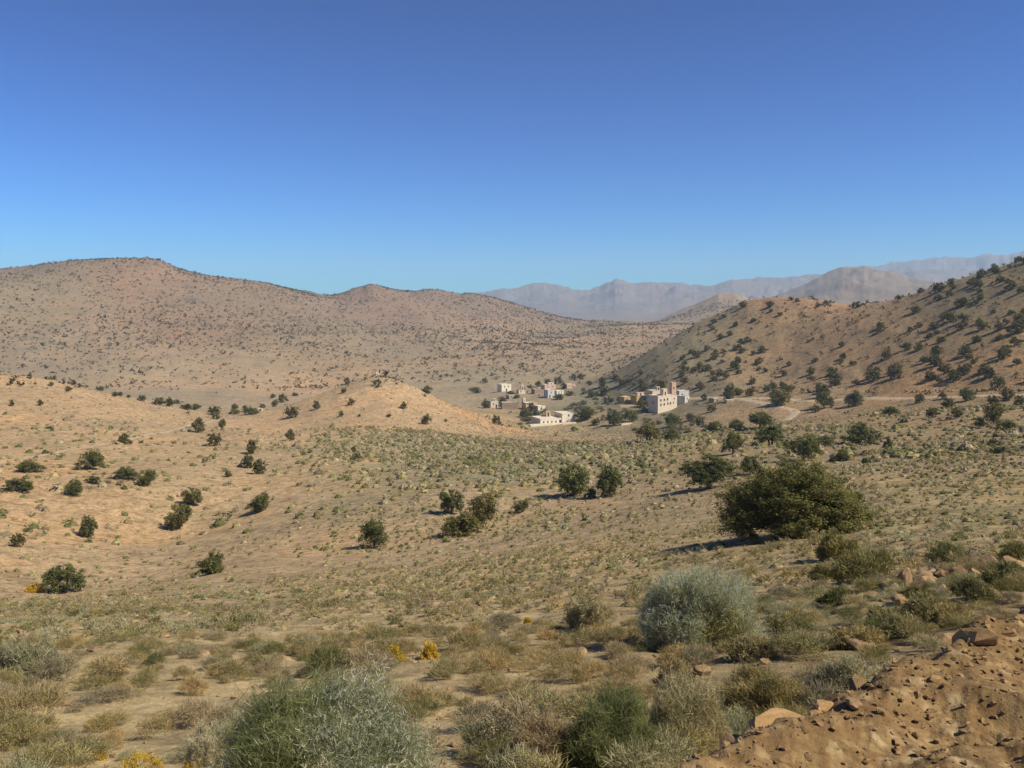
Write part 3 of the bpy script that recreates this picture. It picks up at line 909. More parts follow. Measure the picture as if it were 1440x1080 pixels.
def crown_arrays(seed, nleaf, leaf, bottom=0.08, lobes=9, flat=0.0, clump=14, raggy=0.22, dome=False):
    """crown filling a box of width 1, depth 1, height 1"""
    rng = np.random.default_rng(seed)
    L, rad = [], []
    for i in range(lobes):
        a, q = rng.uniform(0, 6.283), math.sqrt(rng.uniform(0, 1)) * 0.36
        zc = bottom + (1 - bottom) * (rng.uniform(0.28, 0.62) - 0.25 * q + (0.12 if q < 0.14 else 0))
        if dome:                                      # lobes over a full dome, down to the ground
            q = math.sqrt(rng.uniform(0, 1)) * 0.40
            zc = bottom + (1 - bottom) * (0.08 + rng.uniform(0.12, 0.68) * math.sqrt(max(0.06, 1 - (q / 0.43) ** 2)))
        L.append((q * math.cos(a), q * math.sin(a), zc))
        rad.append(rng.uniform(0.10, 0.17) if dome else rng.uniform(0.12, 0.25))
    L.append((0, 0, bottom + (1 - bottom) * 0.52))
    rad.append(0.30)
    L, rad = np.array(L), np.array(rad)
    nc = max(6, nleaf // clump)
    li = rng.choice(len(L), nc, p=rad ** 2 / (rad ** 2).sum())
    d = unit(rng.normal(size=(nc, 3)) + [0, 0, 0.25])
    rr = rad[li] * rng.uniform(1 - raggy, 1.12, nc)
    cc = L[li] + d * rr[:, None] * np.array([1, 1, 1.25 - flat])
    ci = rng.integers(0, nc, nleaf)
    sig = (0.026 if nleaf > 15000 else 0.036) if nleaf > 1500 else 0.05
    c = cc[ci] + rng.normal(size=(nleaf, 3)) * sig
    inner = rng.random(nleaf) < 0.25                 # twigs and leaves deeper inside
    c = np.where(inner[:, None], L[li[ci]] + (c - L[li[ci]]) * rng.uniform(0.3, 0.9, nleaf)[:, None], c)
    n = unit(d[ci] * 0.45 + 0.95 * unit(c - cc[ci]) + rng.normal(size=(nleaf, 3)) * 0.35 + [0, 0, 0.15])
    keep = c[:, 2] > bottom * 0.9
    c, n = c[keep], n[keep]
    lo, hi = np.percentile(c, 0.7, axis=0), np.percentile(c, 99.3, axis=0)
    sx = 1 / (hi[0] - lo[0])
    sy = 1 / (hi[1] - lo[1])
    c[:, 0] = (c[:, 0] - (lo[0] + hi[0]) / 2) * sx
    c[:, 1] = (c[:, 1] - (lo[1] + hi[1]) / 2) * sy
    c[:, 2] = bottom + (c[:, 2] - lo[2]) * (1 - bottom) / (hi[2] - lo[2])
    return quads(c, n, leaf, rng)


def tube(pts, rads, sides=7):
    pts = np.array(pts, float)
    V, F = [], []
    for i, p in enumerate(pts):
        d = pts[min(i + 1, len(pts) - 1)] - pts[max(i - 1, 0)]
        d = d / np.linalg.norm(d)
        u = np.cross(d, (0.3, 0.9, 0.2))
        u /= np.linalg.norm(u)
        w = np.cross(d, u)
        for k in range(sides):
            a = k * 2 * math.pi / sides
            V.append(p + (u * math.cos(a) + w * math.sin(a)) * rads[i])
    for i in range(len(pts) - 1):
        for k in range(sides):
            a, b = i * sides + k, i * sides + (k + 1) % sides
            F.append((a, b, b + sides, a + sides))
    return np.array(V), np.array(F)


def join(parts):
    V, F, o = [], [], 0
    for v, f in parts:
        V.append(v)
        F.append(f + o)
        o += len(v)
    return np.concatenate(V), np.concatenate(F)


def trunk_arrays(seed, limbs=6, rad=0.035, fork=0.16, reach=0.36, sides=7, stems=1):
    rng = np.random.default_rng(seed)
    parts = []
    for s in range(stems):
        o = np.array([rng.normal() * 0.03, rng.normal() * 0.03, 0]) if stems > 1 else np.zeros(3)
        b = o + [rng.normal() * 0.02, rng.normal() * 0.02, fork]
        parts.append(tube([o + [0, 0, -0.08], o, o * 0.9 + (b - o) * 0.5 + [0.012, 0, 0], b], [rad * 1.5, rad * 1.2, rad, rad * 0.85], sides))
        for k in range(limbs):
            a = k * 6.283 / limbs + rng.uniform(-0.4, 0.4)
            q = reach * rng.uniform(0.6, 1.1)
            z = rng.uniform(0.42, 0.78)
            e = np.array([q * math.cos(a), q * math.sin(a), z])
            m = b + (e - b) * 0.5 + [rng.normal() * 0.02, rng.normal() * 0.02, 0.05 - 0.06 * rng.random()]
            parts.append(tube([b - [0, 0, 0.02], m, e], [rad * 0.6, rad * 0.36, rad * 0.1], sides))
            e2 = m + np.array([rng.normal() * 0.12, rng.normal() * 0.12, 0.2])
            parts.append(tube([m, e2], [rad * 0.3, rad * 0.08], max(4, sides - 2)))
    return join(parts)


TREES = {}


def tree_kind(key, crowns, nleaf, leaf, bottom, flat, lobes, trunk, mat):
    out = []
    for i in range(crowns):
        seed = sum(ord(c) for c in key) * 17 + i
        v, f = crown_arrays(seed, nleaf, leaf, bottom, lobes, flat, 40 if nleaf > 1500 else 14)
        cm = mesh_np('crown', v, f, M[mat])
        tv, tf = trunk_arrays(seed + 5, **trunk)
        out.append((cm, mesh_np('trunk', tv, tf, M['bark'], True)))
    TREES[key] = out


tree_kind('dome', 4, 6500, 0.056, 0.03, 0.1, 10, dict(limbs=6, fork=0.10), 'argan')
tree_kind('round', 3, 6500, 0.056, 0.03, 0.0, 8, dict(limbs=6, fork=0.16), 'argan')
tree_kind('umbrella', 3, 5600, 0.056, 0.17, 0.25, 9, dict(limbs=6, fork=0.24, rad=0.04, stems=2), 'argan')
tree_kind('flat', 2, 5600, 0.056, 0.02, 0.35, 10, dict(limbs=6, fork=0.10), 'argan')
tree_kind('small', 6, 800, 0.135, 0.02, 0.1, 7, dict(limbs=4, fork=0.14, sides=4), 'argan_far')
tree_kind('small_umbrella', 3, 700, 0.135, 0.12, 0.2, 7, dict(limbs=4, fork=0.22, sides=4, rad=0.045), 'argan_far')
HV, HF = crown_arrays(900, 120000, 0.019, 0.02, 64, 0.25, 150, 0.10, True)
TREES['hero'] = [(mesh_np('crown', HV, HF, M['argan']), mesh_np('trunk', *trunk_arrays(905, limbs=9, fork=0.12, rad=0.022, reach=0.40, stems=3), M['bark'], True))]
HV, HF = crown_arrays(911, 20000, 0.034, 0.16, 16, 0.2, 60, 0.22)
TREES['spread'] = [(mesh_np('crown', HV, HF, M['argan']), mesh_np('trunk', *trunk_arrays(915, limbs=7, fork=0.22, rad=0.03, reach=0.38, stems=2), M['bark'], True))]

TCOUNT = [0]
OCC = []


def put_tree(kind, p, w, h, label, group=None, name='argan_tree', cat='tree', rng=random.Random(4)):
    k = TREES[kind]
    cm, tm = k[TCOUNT[0] % len(k)]
    TCOUNT[0] += 1
    th = thing(name, label, cat, p, rng.uniform(-0.9, 0.9) if kind in ('hero', 'spread') else rng.uniform(0, 6.28), group, (w, w * rng.uniform(0.85, 1.0), h))
    obj('trunk', tm, th)
    obj('crown', cm, th)
    OCC.append((float(p[0]), float(p[1]), w * 0.5))
    return th


# notable trees: pixel of the foot, width and height in pixels, form, label
NT_ = [
    (1113, 754, 190, 97, 'hero', 'largest tree, a broad dark green dome throwing a long shadow on the near slope'),
    (998, 688, 78, 44, 'spread', 'spreading tree on a short trunk just up the slope behind the largest dome tree'),
    (1130, 649, 50, 34, 'umbrella', 'ragged two trunked tree on a stony bank behind the largest dome tree'),
    (1083, 627, 42, 26, 'umbrella', 'neat umbrella tree with its shadow on bare ground'),
    (1031, 640, 34, 30, 'umbrella', 'round headed tree below the umbrella tree, shadow at its foot'),
    (1207, 626, 48, 29, 'flat', 'wide scrubby tree alone on the flat below the dirt road'),
    (1248, 635, 16, 20, 'small', 'small upright tree on the bare flat beside the wide scrubby tree'),
    (1182, 649, 24, 15, 'dome', 'low round tree on the flat above the largest dome tree'),
    (1160, 629, 24, 15, 'dome', 'low brownish bush tree beside the ragged two trunked tree'),
    (1055, 668, 28, 24, 'round', 'small loose tree touching the spreading tree'),
    (1069, 603, 40, 22, 'umbrella', 'leaning tree by the end of the bending track'),
    (1008, 609, 26, 15, 'dome', 'low round tree on the grey scrub below the ruined tan house'),
    (1034, 606, 22, 15, 'dome', 'low tree next to the leaning tree by the bending track'),
    (1096, 571, 34, 20, 'round', 'round dark tree where the track leaves the dirt road'),
    (1025, 565, 16, 24, 'round', 'tall narrow tree beside the dirt road near the tall white block'),
    (912, 622, 36, 24, 'umbrella', 'dark tree with a shadow on the tan field below the village'),
    (944, 621, 22, 16, 'dome', 'smaller dark tree at the foot of the tall white block slope'),
    (824, 592, 30, 19, 'dome', 'big dark tree right against the white farmhouse wing'),
    (864, 600, 22, 22, 'round', 'tall dark tree in the village between farmhouse and tall white block'),
    (886, 594, 18, 16, 'round', 'dark tree close to the short white garden wall'),
    (947, 602, 24, 18, 'dome', 'bushy tree straight below the tall white block'),
    (971, 593, 14, 11, 'small', 'small bushy tree below the grey white house'),
    (806, 699, 50, 42, 'round', 'large olive tree of the pair standing on the gully edge'),
    (857, 698, 40, 41, 'round', 'second tree of the pair on the gully edge, darker and rounder'),
    (830, 702, 17, 14, 'dome', 'little bush between the pair of trees on the gully edge'),
    (635, 723, 34, 32, 'round', 'dark tree behind the other two of the trio in the middle'),
    (678, 737, 42, 41, 'round', 'tallest and darkest tree of the trio in the middle'),
    (651, 754, 56, 31, 'dome', 'low olive green dome in front of the trio in the middle'),
    (527, 771, 42, 37, 'dome', 'olive green bushy tree alone downhill of the trio'),
    (366, 721, 28, 26, 'round', 'small dark tree alone on the pale slope near the gully'),
    (252, 745, 37, 34, 'dome', 'brightest green bushy tree on the pale slope'),
    (271, 712, 27, 23, 'round', 'dark tree just uphill of the brightest green bushy tree'),
    (125, 756, 27, 28, 'round', 'dark upright tree on the pale slope'),
    (26, 770, 20, 20, 'small', 'small brownish tree at the picture edge on the pale slope'),
    (92, 834, 56, 37, 'dome', 'biggest bushy tree on the near pale slope, yellow flowers beside it'),
    (297, 808, 43, 29, 'dome', 'green bushy tree on the near pale slope facing the biggest one'),
    (127, 661, 36, 25, 'dome', 'broad bright olive tree by the faint pale path'),
    (45, 665, 36, 17, 'flat', 'flat dark tree at the start of the faint pale path'),
    (27, 692, 42, 16, 'flat', 'lowest and flattest dark tree at the picture edge'),
    (105, 698, 24, 21, 'round', 'grey green round tree between two flat trees'),
    (133, 681, 19, 10, 'small', 'tiny flat bush below the broad bright olive tree'),
    (181, 675, 34, 17, 'flat', 'flat brown tree, uphill one of a touching pair'),
    (207, 684, 28, 21, 'dome', 'round brown tree, downhill one of a touching pair'),
    (175, 626, 18, 15, 'small', 'small tree standing right on the faint pale path'),
    (279, 609, 20, 20, 'small', 'round olive tree at the upper end of the faint pale path'),
    (301, 628, 20, 18, 'small', 'brownish tree just below the upper end of the faint pale path'),
    (354, 639, 19, 19, 'small', 'upper small tree of the loose trio below the orange knoll'),
    (348, 659, 22, 19, 'small', 'middle small tree of the loose trio, touching the lowest'),
    (366, 667, 21, 20, 'small', 'lowest small tree of the loose trio below the orange knoll'),
    (321, 672, 11, 9, 'small', 'tiny round bush between the loose trio and the touching brown pair'),
    (408, 621, 15, 16, 'small', 'small tree at the foot of the orange knoll'),
    (411, 589, 19, 16, 'small', 'dark tree on the shoulder of the orange knoll'),
    (445, 577, 10, 12, 'small', 'upright little tree on the skyline side of the orange knoll'),
    (599, 598, 14, 14, 'small', 'dark little tree low on the sunny flank of the orange knoll'),
    (568, 576, 11, 10, 'small', 'dark little tree high on the sunny flank of the orange knoll'),
    (494, 571, 10, 10, 'small', 'little tree straight below the hut on the orange knoll'),
    (488, 541, 9, 9, 'small', 'little tree near the crest of the orange knoll'),
    (483, 554, 9, 7, 'small', 'little bush under the crest of the orange knoll'),
    (480, 587, 8, 8, 'small', 'brownish bush in the middle of the orange knoll'),
    (547, 588, 8, 5, 'small', 'flat brown bush on the middle of the orange knoll'),
    (505, 587, 5, 4, 'small', 'tiny dark bush in the middle of the orange knoll'),
    (627, 594, 5, 4, 'small', 'tiny dark bush low on the sunny flank of the orange knoll'),
    (497, 637, 7, 8, 'small', 'tiny green bush in front of the orange knoll'),
    (504, 648, 11, 10, 'small', 'small grey green bush in front of the orange knoll'),
    (698, 598, 12, 13, 'small', 'small tree on orange earth at the tip of the knoll'),
    (600, 554, 17, 10, 'small', 'wide dark tree in the valley just behind the orange knoll'),
    (733, 722, 20, 17, 'dome', 'grey bush on bare ground between trio and pair'),
]
for (px, py, w, h, kind, lab) in NT_:
    p, r = ground_at(px, py - 1)
    s = p[1] / FPX
    bushy = 'bush' in lab and 'tree' not in lab
    put_tree(kind, p, w * s, h * s * 1.04, lab, name='bush' if bushy else 'argan_tree', cat='bush' if bushy else 'tree')

GROUPS = [
    ('trees in the gully behind the bare knoll', 'small dark tree in the gully behind the bare orange knoll',
     [(72, 543, 8, 6), (97, 551, 10, 7), (141, 550, 11, 7), (17, 571, 8, 8), (57, 571, 8, 9), (161, 558, 9, 7), (169, 557, 9, 6), (181, 560, 6, 5), (199, 564, 12, 8), (224, 570, 20, 10), (239, 572, 14, 13),
      (249, 568, 9, 6), (262, 576, 18, 8), (276, 577, 12, 9), (302, 584, 16, 13), (304, 590, 11, 9), (313, 602, 14, 13), (331, 576, 10, 8), (330, 583, 16, 8), (354, 583, 23, 9), (345, 576, 8, 6), (369, 574, 9, 6),
      (387, 572, 12, 10), (399, 566, 14, 12), (415, 557, 9, 5), (384, 560, 8, 6)]),
    ('trees along the dirt road', 'dark round tree beside the dirt road at the foot of the hill',
     [(1158, 559, 20, 18), (1160, 574, 26, 22), (1202, 571, 24, 20), (1146, 580, 16, 10), (1359, 564, 22, 18), (1416, 564, 20, 18), (1397, 570, 16, 14), (1333, 574, 18, 14), (1293, 567, 16, 14), (1251, 585, 22, 13),
      (1311, 587, 18, 13), (1345, 588, 17, 14), (1397, 596, 24, 28), (1378, 602, 20, 15), (1414, 608, 28, 17), (1325, 561, 12, 10), (1435, 570, 18, 14)]),
    ('trees around the village', 'dark tree among the houses across the valley',
     [(668, 553, 18, 8), (682, 539, 10, 7), (707, 571, 16, 12), (683, 574, 14, 12), (721, 575, 14, 9), (745, 549, 10, 8), (757, 545, 10, 9), (770, 541, 9, 8), (785, 540, 12, 10), (793, 547, 10, 9), (806, 534, 8, 8), (816, 534, 9, 9),
      (829, 542, 9, 6), (801, 556, 12, 6), (847, 545, 14, 14), (851, 556, 14, 12), (833, 559, 12, 10), (785, 562, 14, 8), (718, 556, 12, 6), (727, 560, 8, 5), (747, 579, 14, 12), (737, 588, 16, 12), (755, 592, 12, 14), (905, 549, 14, 10), (912, 553, 10, 8),
      (885, 540, 10, 8), (866, 535, 12, 8), (858, 566, 12, 8), (873, 566, 12, 12), (902, 573, 18, 9), (990, 563, 10, 9), (1000, 580, 14, 11), (985, 600, 12, 10), (838, 598, 14, 10), (808, 606, 10, 6)]),
]
for g, lab, L in GROUPS:
    for (px, py, w, h) in L:
        p, r = ground_at(px, py)
        s = p[1] / FPX
        put_tree('small' if w < 21 else 'dome', p, w * s, h * s * 1.05, lab, g)


# the hill on the right: scattered trees, spaced apart
def free(x, y, gap):
    for (a, b, w) in OCC:
        if (a - x) ** 2 + (b - y) ** 2 < (gap + w) ** 2:
            return False
    return True


HILL = np.array([(868, 545), (905, 515), (950, 482), (1000, 452), (1030, 436), (1062, 424), (1110, 422), (1190, 432), (1240, 428), (1290, 413), (1335, 400), (1440, 366), (1470, 360),
                 (1470, 552), (1320, 554), (1200, 557), (1050, 557), (990, 553), (960, 548), (900, 552)])


def inside(px, py, poly):
    c = False
    n = len(poly)
    for i in range(n):
        x0, y0 = poly[i]
        x1, y1 = poly[i - 1]
        if (y0 > py) != (y1 > py) and px < (x1 - x0) * (py - y0) / (y1 - y0) + x0:
            c = not c
    return c


rng = np.random.default_rng(55)
hill_n, tries = 0, 0
while hill_n < 168 and tries < 60000:
    tries += 1
    th, r = rng.uniform(0.09, 0.56), rng.uniform(360, 700)
    x, y = r * math.sin(th), r * math.cos(th)
    z = float(H(x, y))
    px, py, _ = project((x, y, z))
    if not inside(px, py, HILL) or not visible(x, y, z + 1.0):
        continue
    dens = 0.55 + 0.9 * float(fbm(np.array(x / 60), np.array(y / 60), 3, 41)) + 0.5 * float(smooth(1150, 1440, px)) * float(smooth(470, 380, py))
    if rng.random() > dens:
        continue
    w = rng.uniform(3.0, 6.0) * (1 + 0.25 * (rng.random() < 0.15))
    if not free(x, y, w * 0.62):
        continue
    hill_n += 1
    put_tree('small' if rng.random() < 0.75 else 'small_umbrella', (x, y, z - 0.1), w, w * rng.uniform(0.62, 0.9), 'dark round tree on the slope of the hill above the dirt road', 'trees dotting the hill above the dirt road')

# ---- grey green thickets round the village
def tuft(seed, n, blade, width, up=0.45, flat=0.62):
    """a fuzzy cushion of short twigs going every way, radius about 0.5"""
    rng = np.random.default_rng(seed)
    nc = max(7, n // 22)
    a, q = rng.uniform(0, 6.283, nc), np.sqrt(rng.random(nc)) * 0.40
    cc = np.stack([q * np.cos(a), q * np.sin(a), flat * (0.12 + 0.62 * np.sqrt(np.clip(1 - (q / 0.5) ** 2, 0, 1)) * rng.uniform(0.35, 1.0, nc))], -1)
    ci = rng.integers(0, nc, n)
    p0 = cc[ci] + rng.normal(size=(n, 3)) * [0.055, 0.055, 0.05]
    p0[:, 2] = np.maximum(p0[:, 2], -0.01)
    d = unit(p0 * [1.0, 1.0, 0.4] * 1.6 + rng.normal(size=(n, 3)) * 0.55 + [0, 0, up])
    L = blade * rng.uniform(0.4, 1.25, n)
    sd = unit(np.cross(d, rng.normal(size=(n, 3)))) * (width * rng.uniform(0.6, 1.4, n))[:, None] * 0.5
    m = p0 + d * (L * 0.5)[:, None] + rng.normal(size=(n, 3)) * blade * 0.08
    e = p0 + d * L[:, None]
    V = np.stack([p0 - sd * 0.6, p0 + sd * 0.6, m + sd, m - sd, e + sd * 0.35, e - sd * 0.35], 1).reshape(-1, 3)
    k = np.arange(n)[:, None] * 6
    F = np.concatenate([k + [0, 1, 2, 3], k + [3, 2, 4, 5]])
    return V, F


def cushion(seed, n, leaf, flat=0.6):
    """a low bushy dome of small leaves, radius 0.5, height about flat"""
    v, f = crown_arrays(seed, n, leaf, 0.0, 6, 0.2, 10, 0.5)
    return v * [1, 1, flat], f


def merge(temps, pos, scale, rz, pick, zs=None):
    """real copies of templates joined into one big mesh"""
    V, F, o = [], [], 0
    for ti, (tv, tf) in enumerate(temps):
        idx = np.where(pick == ti)[0]
        if len(idx) == 0:
            continue
        c, s = np.cos(rz[idx]), np.sin(rz[idx])
        sc = scale[idx]
        sz = sc if zs is None else zs[idx]
        x = (tv[None, :, 0] * c[:, None] - tv[None, :, 1] * s[:, None]) * sc[:, None] + pos[idx, 0][:, None]
        y = (tv[None, :, 0] * s[:, None] + tv[None, :, 1] * c[:, None]) * sc[:, None] + pos[idx, 1][:, None]
        z = tv[None, :, 2] * sz[:, None] + pos[idx, 2][:, None]
        V.append(np.stack([x, y, z], -1).reshape(-1, 3))
        F.append((tf[None] + (np.arange(len(idx)) * len(tv))[:, None, None]).reshape(-1, tf.shape[1]) + o)
        o += len(V[-1])
    return np.concatenate(V), np.concatenate(F)


def one_mesh_shrub(name, mesh, label, cat, p, rz, sc, group):
    o = obj(name, mesh, None, p)
    o.rotation_euler = (0, 0, float(rz))
    o.scale = [float(c) for c in sc]
    return tag(o, label, cat, group)


def dome_arrays(seed, nu=9, nv=3, flat=0.5, r0=0.42):
    """closed lumpy dome of quads, the mass of a low cushion shrub"""
    V, F = [], []
    for j in range(nv + 1):
        e = j / nv * math.radians(84)
        for i in range(nu):
            a = i * 2 * math.pi / nu
            k = r0 * (0.8 + 0.45 * float(vnoise(np.array(i * 1.7 + seed), np.array(j * 1.3), seed)))
            V.append((k * math.cos(e) * math.cos(a), k * math.cos(e) * math.sin(a), k * math.sin(e) * flat * 2 - 0.04))
    for j in range(nv):
        for i in range(nu):
            F.append((j * nu + i, j * nu + (i + 1) % nu, (j + 1) * nu + (i + 1) % nu, (j + 1) * nu + i))
    return np.array(V), np.array(F)


TH_ = [mesh_np('thicket', *join([dome_arrays(40 + i, 11, 4, 0.4, 0.36), crown_arrays(700 + i, 520, 0.10, 0.0, 7, 0.3, 8, 0.5)]), M['cactus']) for i in range(4)]
VILL = [(790, 566, 830, 588), (740, 572, 768, 596), (840, 572, 925, 606), (925, 583, 1010, 612), (815, 548, 860, 570), (730, 580, 765, 598)]
rng = np.random.default_rng(66)
c_n = 0
for k in range(700):
    if c_n >= 140:
        break
    b = VILL[rng.integers(0, len(VILL))]
    px, py = rng.uniform(b[0], b[2]), rng.uniform(b[1], b[3])
    p, r = ground_at(px, py)
    if r < 250 or r > 700:
        continue
    w = rng.uniform(2.2, 5.0)
    if not free(p[0], p[1], w * 0.25):
        continue
    c_n += 1
    one_mesh_shrub('cactus_thicket', TH_[k % 4], 'grey green thicket in the gardens around the village houses', 'thicket', p, rng.uniform(0, 6.28), (w, w, w * rng.uniform(0.4, 0.62)), 'grey green thickets round the village')

# ---- far scrub on the hills: past counting, one object
def far_scrub():
    rng = np.random.default_rng(77)
    n = 115000
    th = rng.uniform(-0.62, 0.62, n)
    r = np.sqrt(rng.uniform(345 ** 2, 2100 ** 2, n))
    x, y = r * np.sin(th), r * np.cos(th)
    z = H(x, y)
    px, py, _ = project(np.stack([x, y, z], -1))
    d = 0.40 + 0.50 * fbm(x / 130, y / 170, 4, 43)
    hill = np.array([inside(a, b, HILL) for a, b in zip(px, py)])
    flatv = (py > 549) | ((py > 540) & (px > 560) & (px < 870))
    d = np.where(flatv, 0.02, d)
    d = np.where(hill, 0.75 + 0.7 * fbm(x / 50, y / 50, 3, 47), d)
    d = np.where(hill, d * 0.8, d * (0.55 + 0.45 * smooth(700, 1000, r)))
    ok = (rng.random(n) < d) & (px > -60) & (px < 1500) & visible(x, y, z + 1.5)
    x, y, z, r, hill = x[ok], y[ok], z[ok], r[ok], hill[ok]
    k = len(x)
    w = rng.uniform(1.1, 2.5, k) * (1 + 0.8 * (rng.random(k) < 0.10)) * np.where(r < 950, 0.95, 1.0)
    w = np.where(hill, 0.6 + 1.9 * rng.random(k) ** 2.2, w)
    temps = [crown_arrays(800 + i, 18, 0.52, 0.0, 5, 0.1, 3, 0.5) for i in range(5)]
    v, f = merge(temps, np.stack([x, y, z - 0.1], -1), w, rng.uniform(0, 6.28, k), rng.integers(0, 5, k), w * rng.uniform(0.6, 0.85, k))
    print('far scrub', k)
    tag(obj('far_scrub', mesh_np('far_scrub', v, f, M['scrub_far'])), 'countless small dark bushes speckling the far hillsides', None, None, 'stuff')


far_scrub()

# ------------------------------------------------------------------ near and middle ground: dwarf shrubs
MATS = ['tan', 'grey', 'olive', 'green', 'silver']
KIND_NAME = {'tan': 'dry_tuft', 'grey': 'dead_shrub', 'olive': 'dwarf_shrub', 'green': 'green_shrub', 'silver': 'silver_shrub'}
KIND_LABEL = {'tan': 'low dry straw coloured tuft among the stones of the near slope', 'grey': 'low leafless grey brown shrub among the stones of the near slope',
              'olive': 'low olive brown shrub among the stones of the near slope', 'green': 'low green shrub among the stones of the near slope', 'silver': 'low silvery grey green shrub among the stones of the near slope'}
NEAR_T = [tuft(300 + i, 1500, 0.17, 0.009) for i in range(3)] + [join([cushion(320 + i, 1400, 0.030), tuft(330 + i, 700, 0.18, 0.009)]) for i in range(3)]
MID_T = [tuft(340 + i, 190, 0.19, 0.030) for i in range(3)] + [cushion(350 + i, 220, 0.085) for i in range(3)]
MID_T = [join([dome_arrays(50 + i, 9, 3, 0.40, 0.30), t]) for i, t in enumerate(MID_T)]
LOW_T = [tuft(370 + i, 60, 0.16, 0.045) for i in range(3)] + [cushion(380 + i, 70, 0.13) for i in range(3)]


FAR_T = [join([dome_arrays(20 + i), cushion(360 + i, 20, 0.24)]) for i in range(4)]
LOW_T = [join([dome_arrays(30 + i, 9, 3, 0.42, 0.34), t]) for i, t in enumerate(LOW_T)]
NEAR_ME = {m: [mesh_np(KIND_NAME[m], v, f, M[m]) for v, f in NEAR_T] for m in MATS}
MID_ME = {m: [mesh_np(KIND_NAME[m], v, f, M[m]) for v, f in MID_T] for m in MATS}


def dwarf_shrubs():
    rng = np.random.default_rng(88)
    X, Y, S = [], [], []
    for (r0, r1, dens, s0, s1) in [(4.6, 22, 4.9, 0.14, 0.56), (22, 70, 3.1, 0.18, 0.62), (70, 130, 1.3, 0.26, 0.8), (130, 300, 0.30, 0.6, 1.9), (290, 450, 0.24, 0.35, 0.85)]:
        n = int(0.62 * (r1 ** 2 - r0 ** 2) * dens)
        th = rng.uniform(-0.62, 0.62, n)
        r = np.sqrt(rng.uniform(r0 ** 2, r1 ** 2, n))
        x, y = r * np.sin(th), r * np.cos(th)
        px, py, _ = project(np.stack([x, y, H(x, y)], -1))
        d = 0.62 + 0.8 * fbm(x / (r0 * 0.25), y / (r0 * 0.25), 3, 51)
        if r0 >= 70:
            # bare pale slope on one side, grey scrub flat in the middle, sparse flats beyond
            bare = smooth(520, 380, px) * 0.62
            flat = np.exp(-((px - 690) / 210) ** 2 - ((py - 640) / 32) ** 2)
            d = d * (0.6 - bare * 0.6) + 1.5 * flat * (0.5 + fbm(x / 14, y / 14, 3, 52)) + 0.25 * smooth(1150, 1400, px) * smooth(610, 640, py)
        w = gsample(GW, np.arctan2(x, y), r)
        ok = (rng.random(n) < d) & (w < 0.35) & (px > -80) & (px < 1520)
        x, y = x[ok], y[ok]
        X.append(x)
        Y.append(y)
        S.append(rng.uniform(s0, s1, len(x)) * np.where(rng.random(len(x)) < 0.1, 1.5, 1))
    X, Y, S = np.concatenate(X), np.concatenate(Y), np.concatenate(S)
    keep = np.ones(len(X), bool)
    for (a, b, w) in OCC:
        if math.hypot(a, b) < 300:
            keep &= (X - a) ** 2 + (Y - b) ** 2 > (w * 0.75) ** 2
    for (a, b, w) in KEEP_OUT:
        keep &= (X - a) ** 2 + (Y - b) ** 2 > w ** 2
    X, Y, S = X[keep], Y[keep], S[keep]
    Z = H(X, Y)
    r = np.hypot(X, Y)
    px, py, dep = project(np.stack([X, Y, Z], -1))
    k = fbm(X / 6, Y / 6, 3, 58) + rng.normal(0, 0.28, len(X))
    grn = smooth(700, 0, px) * 0.10 - 0.45 * (r > 285)
    mi = np.where(k + grn < -0.20, 0, np.where(k + grn < 0.02, 1, np.where(k + grn < 0.30, 2, np.where(k + grn < 0.45, 3, 4))))
    far = r > 70
    mi = np.where(far & (np.exp(-((px - 690) / 260) ** 2 - ((py - 640) / 36) ** 2) > 0.35) & (rng.random(len(X)) < 0.2), 4, mi)
    dull = (r > 85) & (rng.random(len(X)) < 0.6)
    mi = np.where(dull & ((mi == 4) | (mi == 0)), np.where(rng.random(len(X)) < 0.6, 1, 3), mi)
    rz = rng.uniform(0, 6.28, len(X))
    pk = rng.integers(0, 6, len(X))
    hs = S * rng.uniform(0.65, 1.1, len(X))
    inframe = (px > 0) & (px < 1440) & (py > 560) & (py < 1085) & visible(X, Y, Z + 0.3 * S)
    score = np.where(inframe, S / r, 0)
    top = np.zeros(len(X), bool)
    top[np.argsort(-score)[:285]] = True
    near = r < 24
    for i in np.where(top)[0]:
        m = MATS[mi[i]]
        me = (NEAR_ME if near[i] else MID_ME)[m][pk[i]]
        one_mesh_shrub(KIND_NAME[m], me, KIND_LABEL[m], 'shrub', (X[i], Y[i], Z[i] - 0.01), rz[i], (S[i], S[i], hs[i]), KIND_NAME[m].replace('_', ' ') + 's of the near slope')
    pos = np.stack([X, Y, Z - 0.01], -1)
    print('dwarf shrubs', len(X), 'median individually', int(top.sum()))
    for a, m in enumerate(MATS):
        V, F, o = [], [], 0
        for sel, temps in ((near, NEAR_T), (~near & (r < 42), MID_T), ((r >= 42) & (r < 90), LOW_T), (r >= 90, FAR_T)):
            q = np.where(sel & ~top & (mi == a))[0]
            if len(q) == 0:
                continue
            v, f = merge(temps, pos[q], S[q], rz[q], pk[q] % len(temps), hs[q])
            V.append(v)
            F.append(f + o)
            o += len(v)
        tag(obj(KIND_NAME[m] + '_cover', mesh_np(KIND_NAME[m] + '_cover', np.concatenate(V), np.concatenate(F), M[m])), 'sparse cover of small ' + KIND_LABEL[m].split(' among')[0] + 's over the slopes', None, None, 'stuff')


KEEP_OUT = []


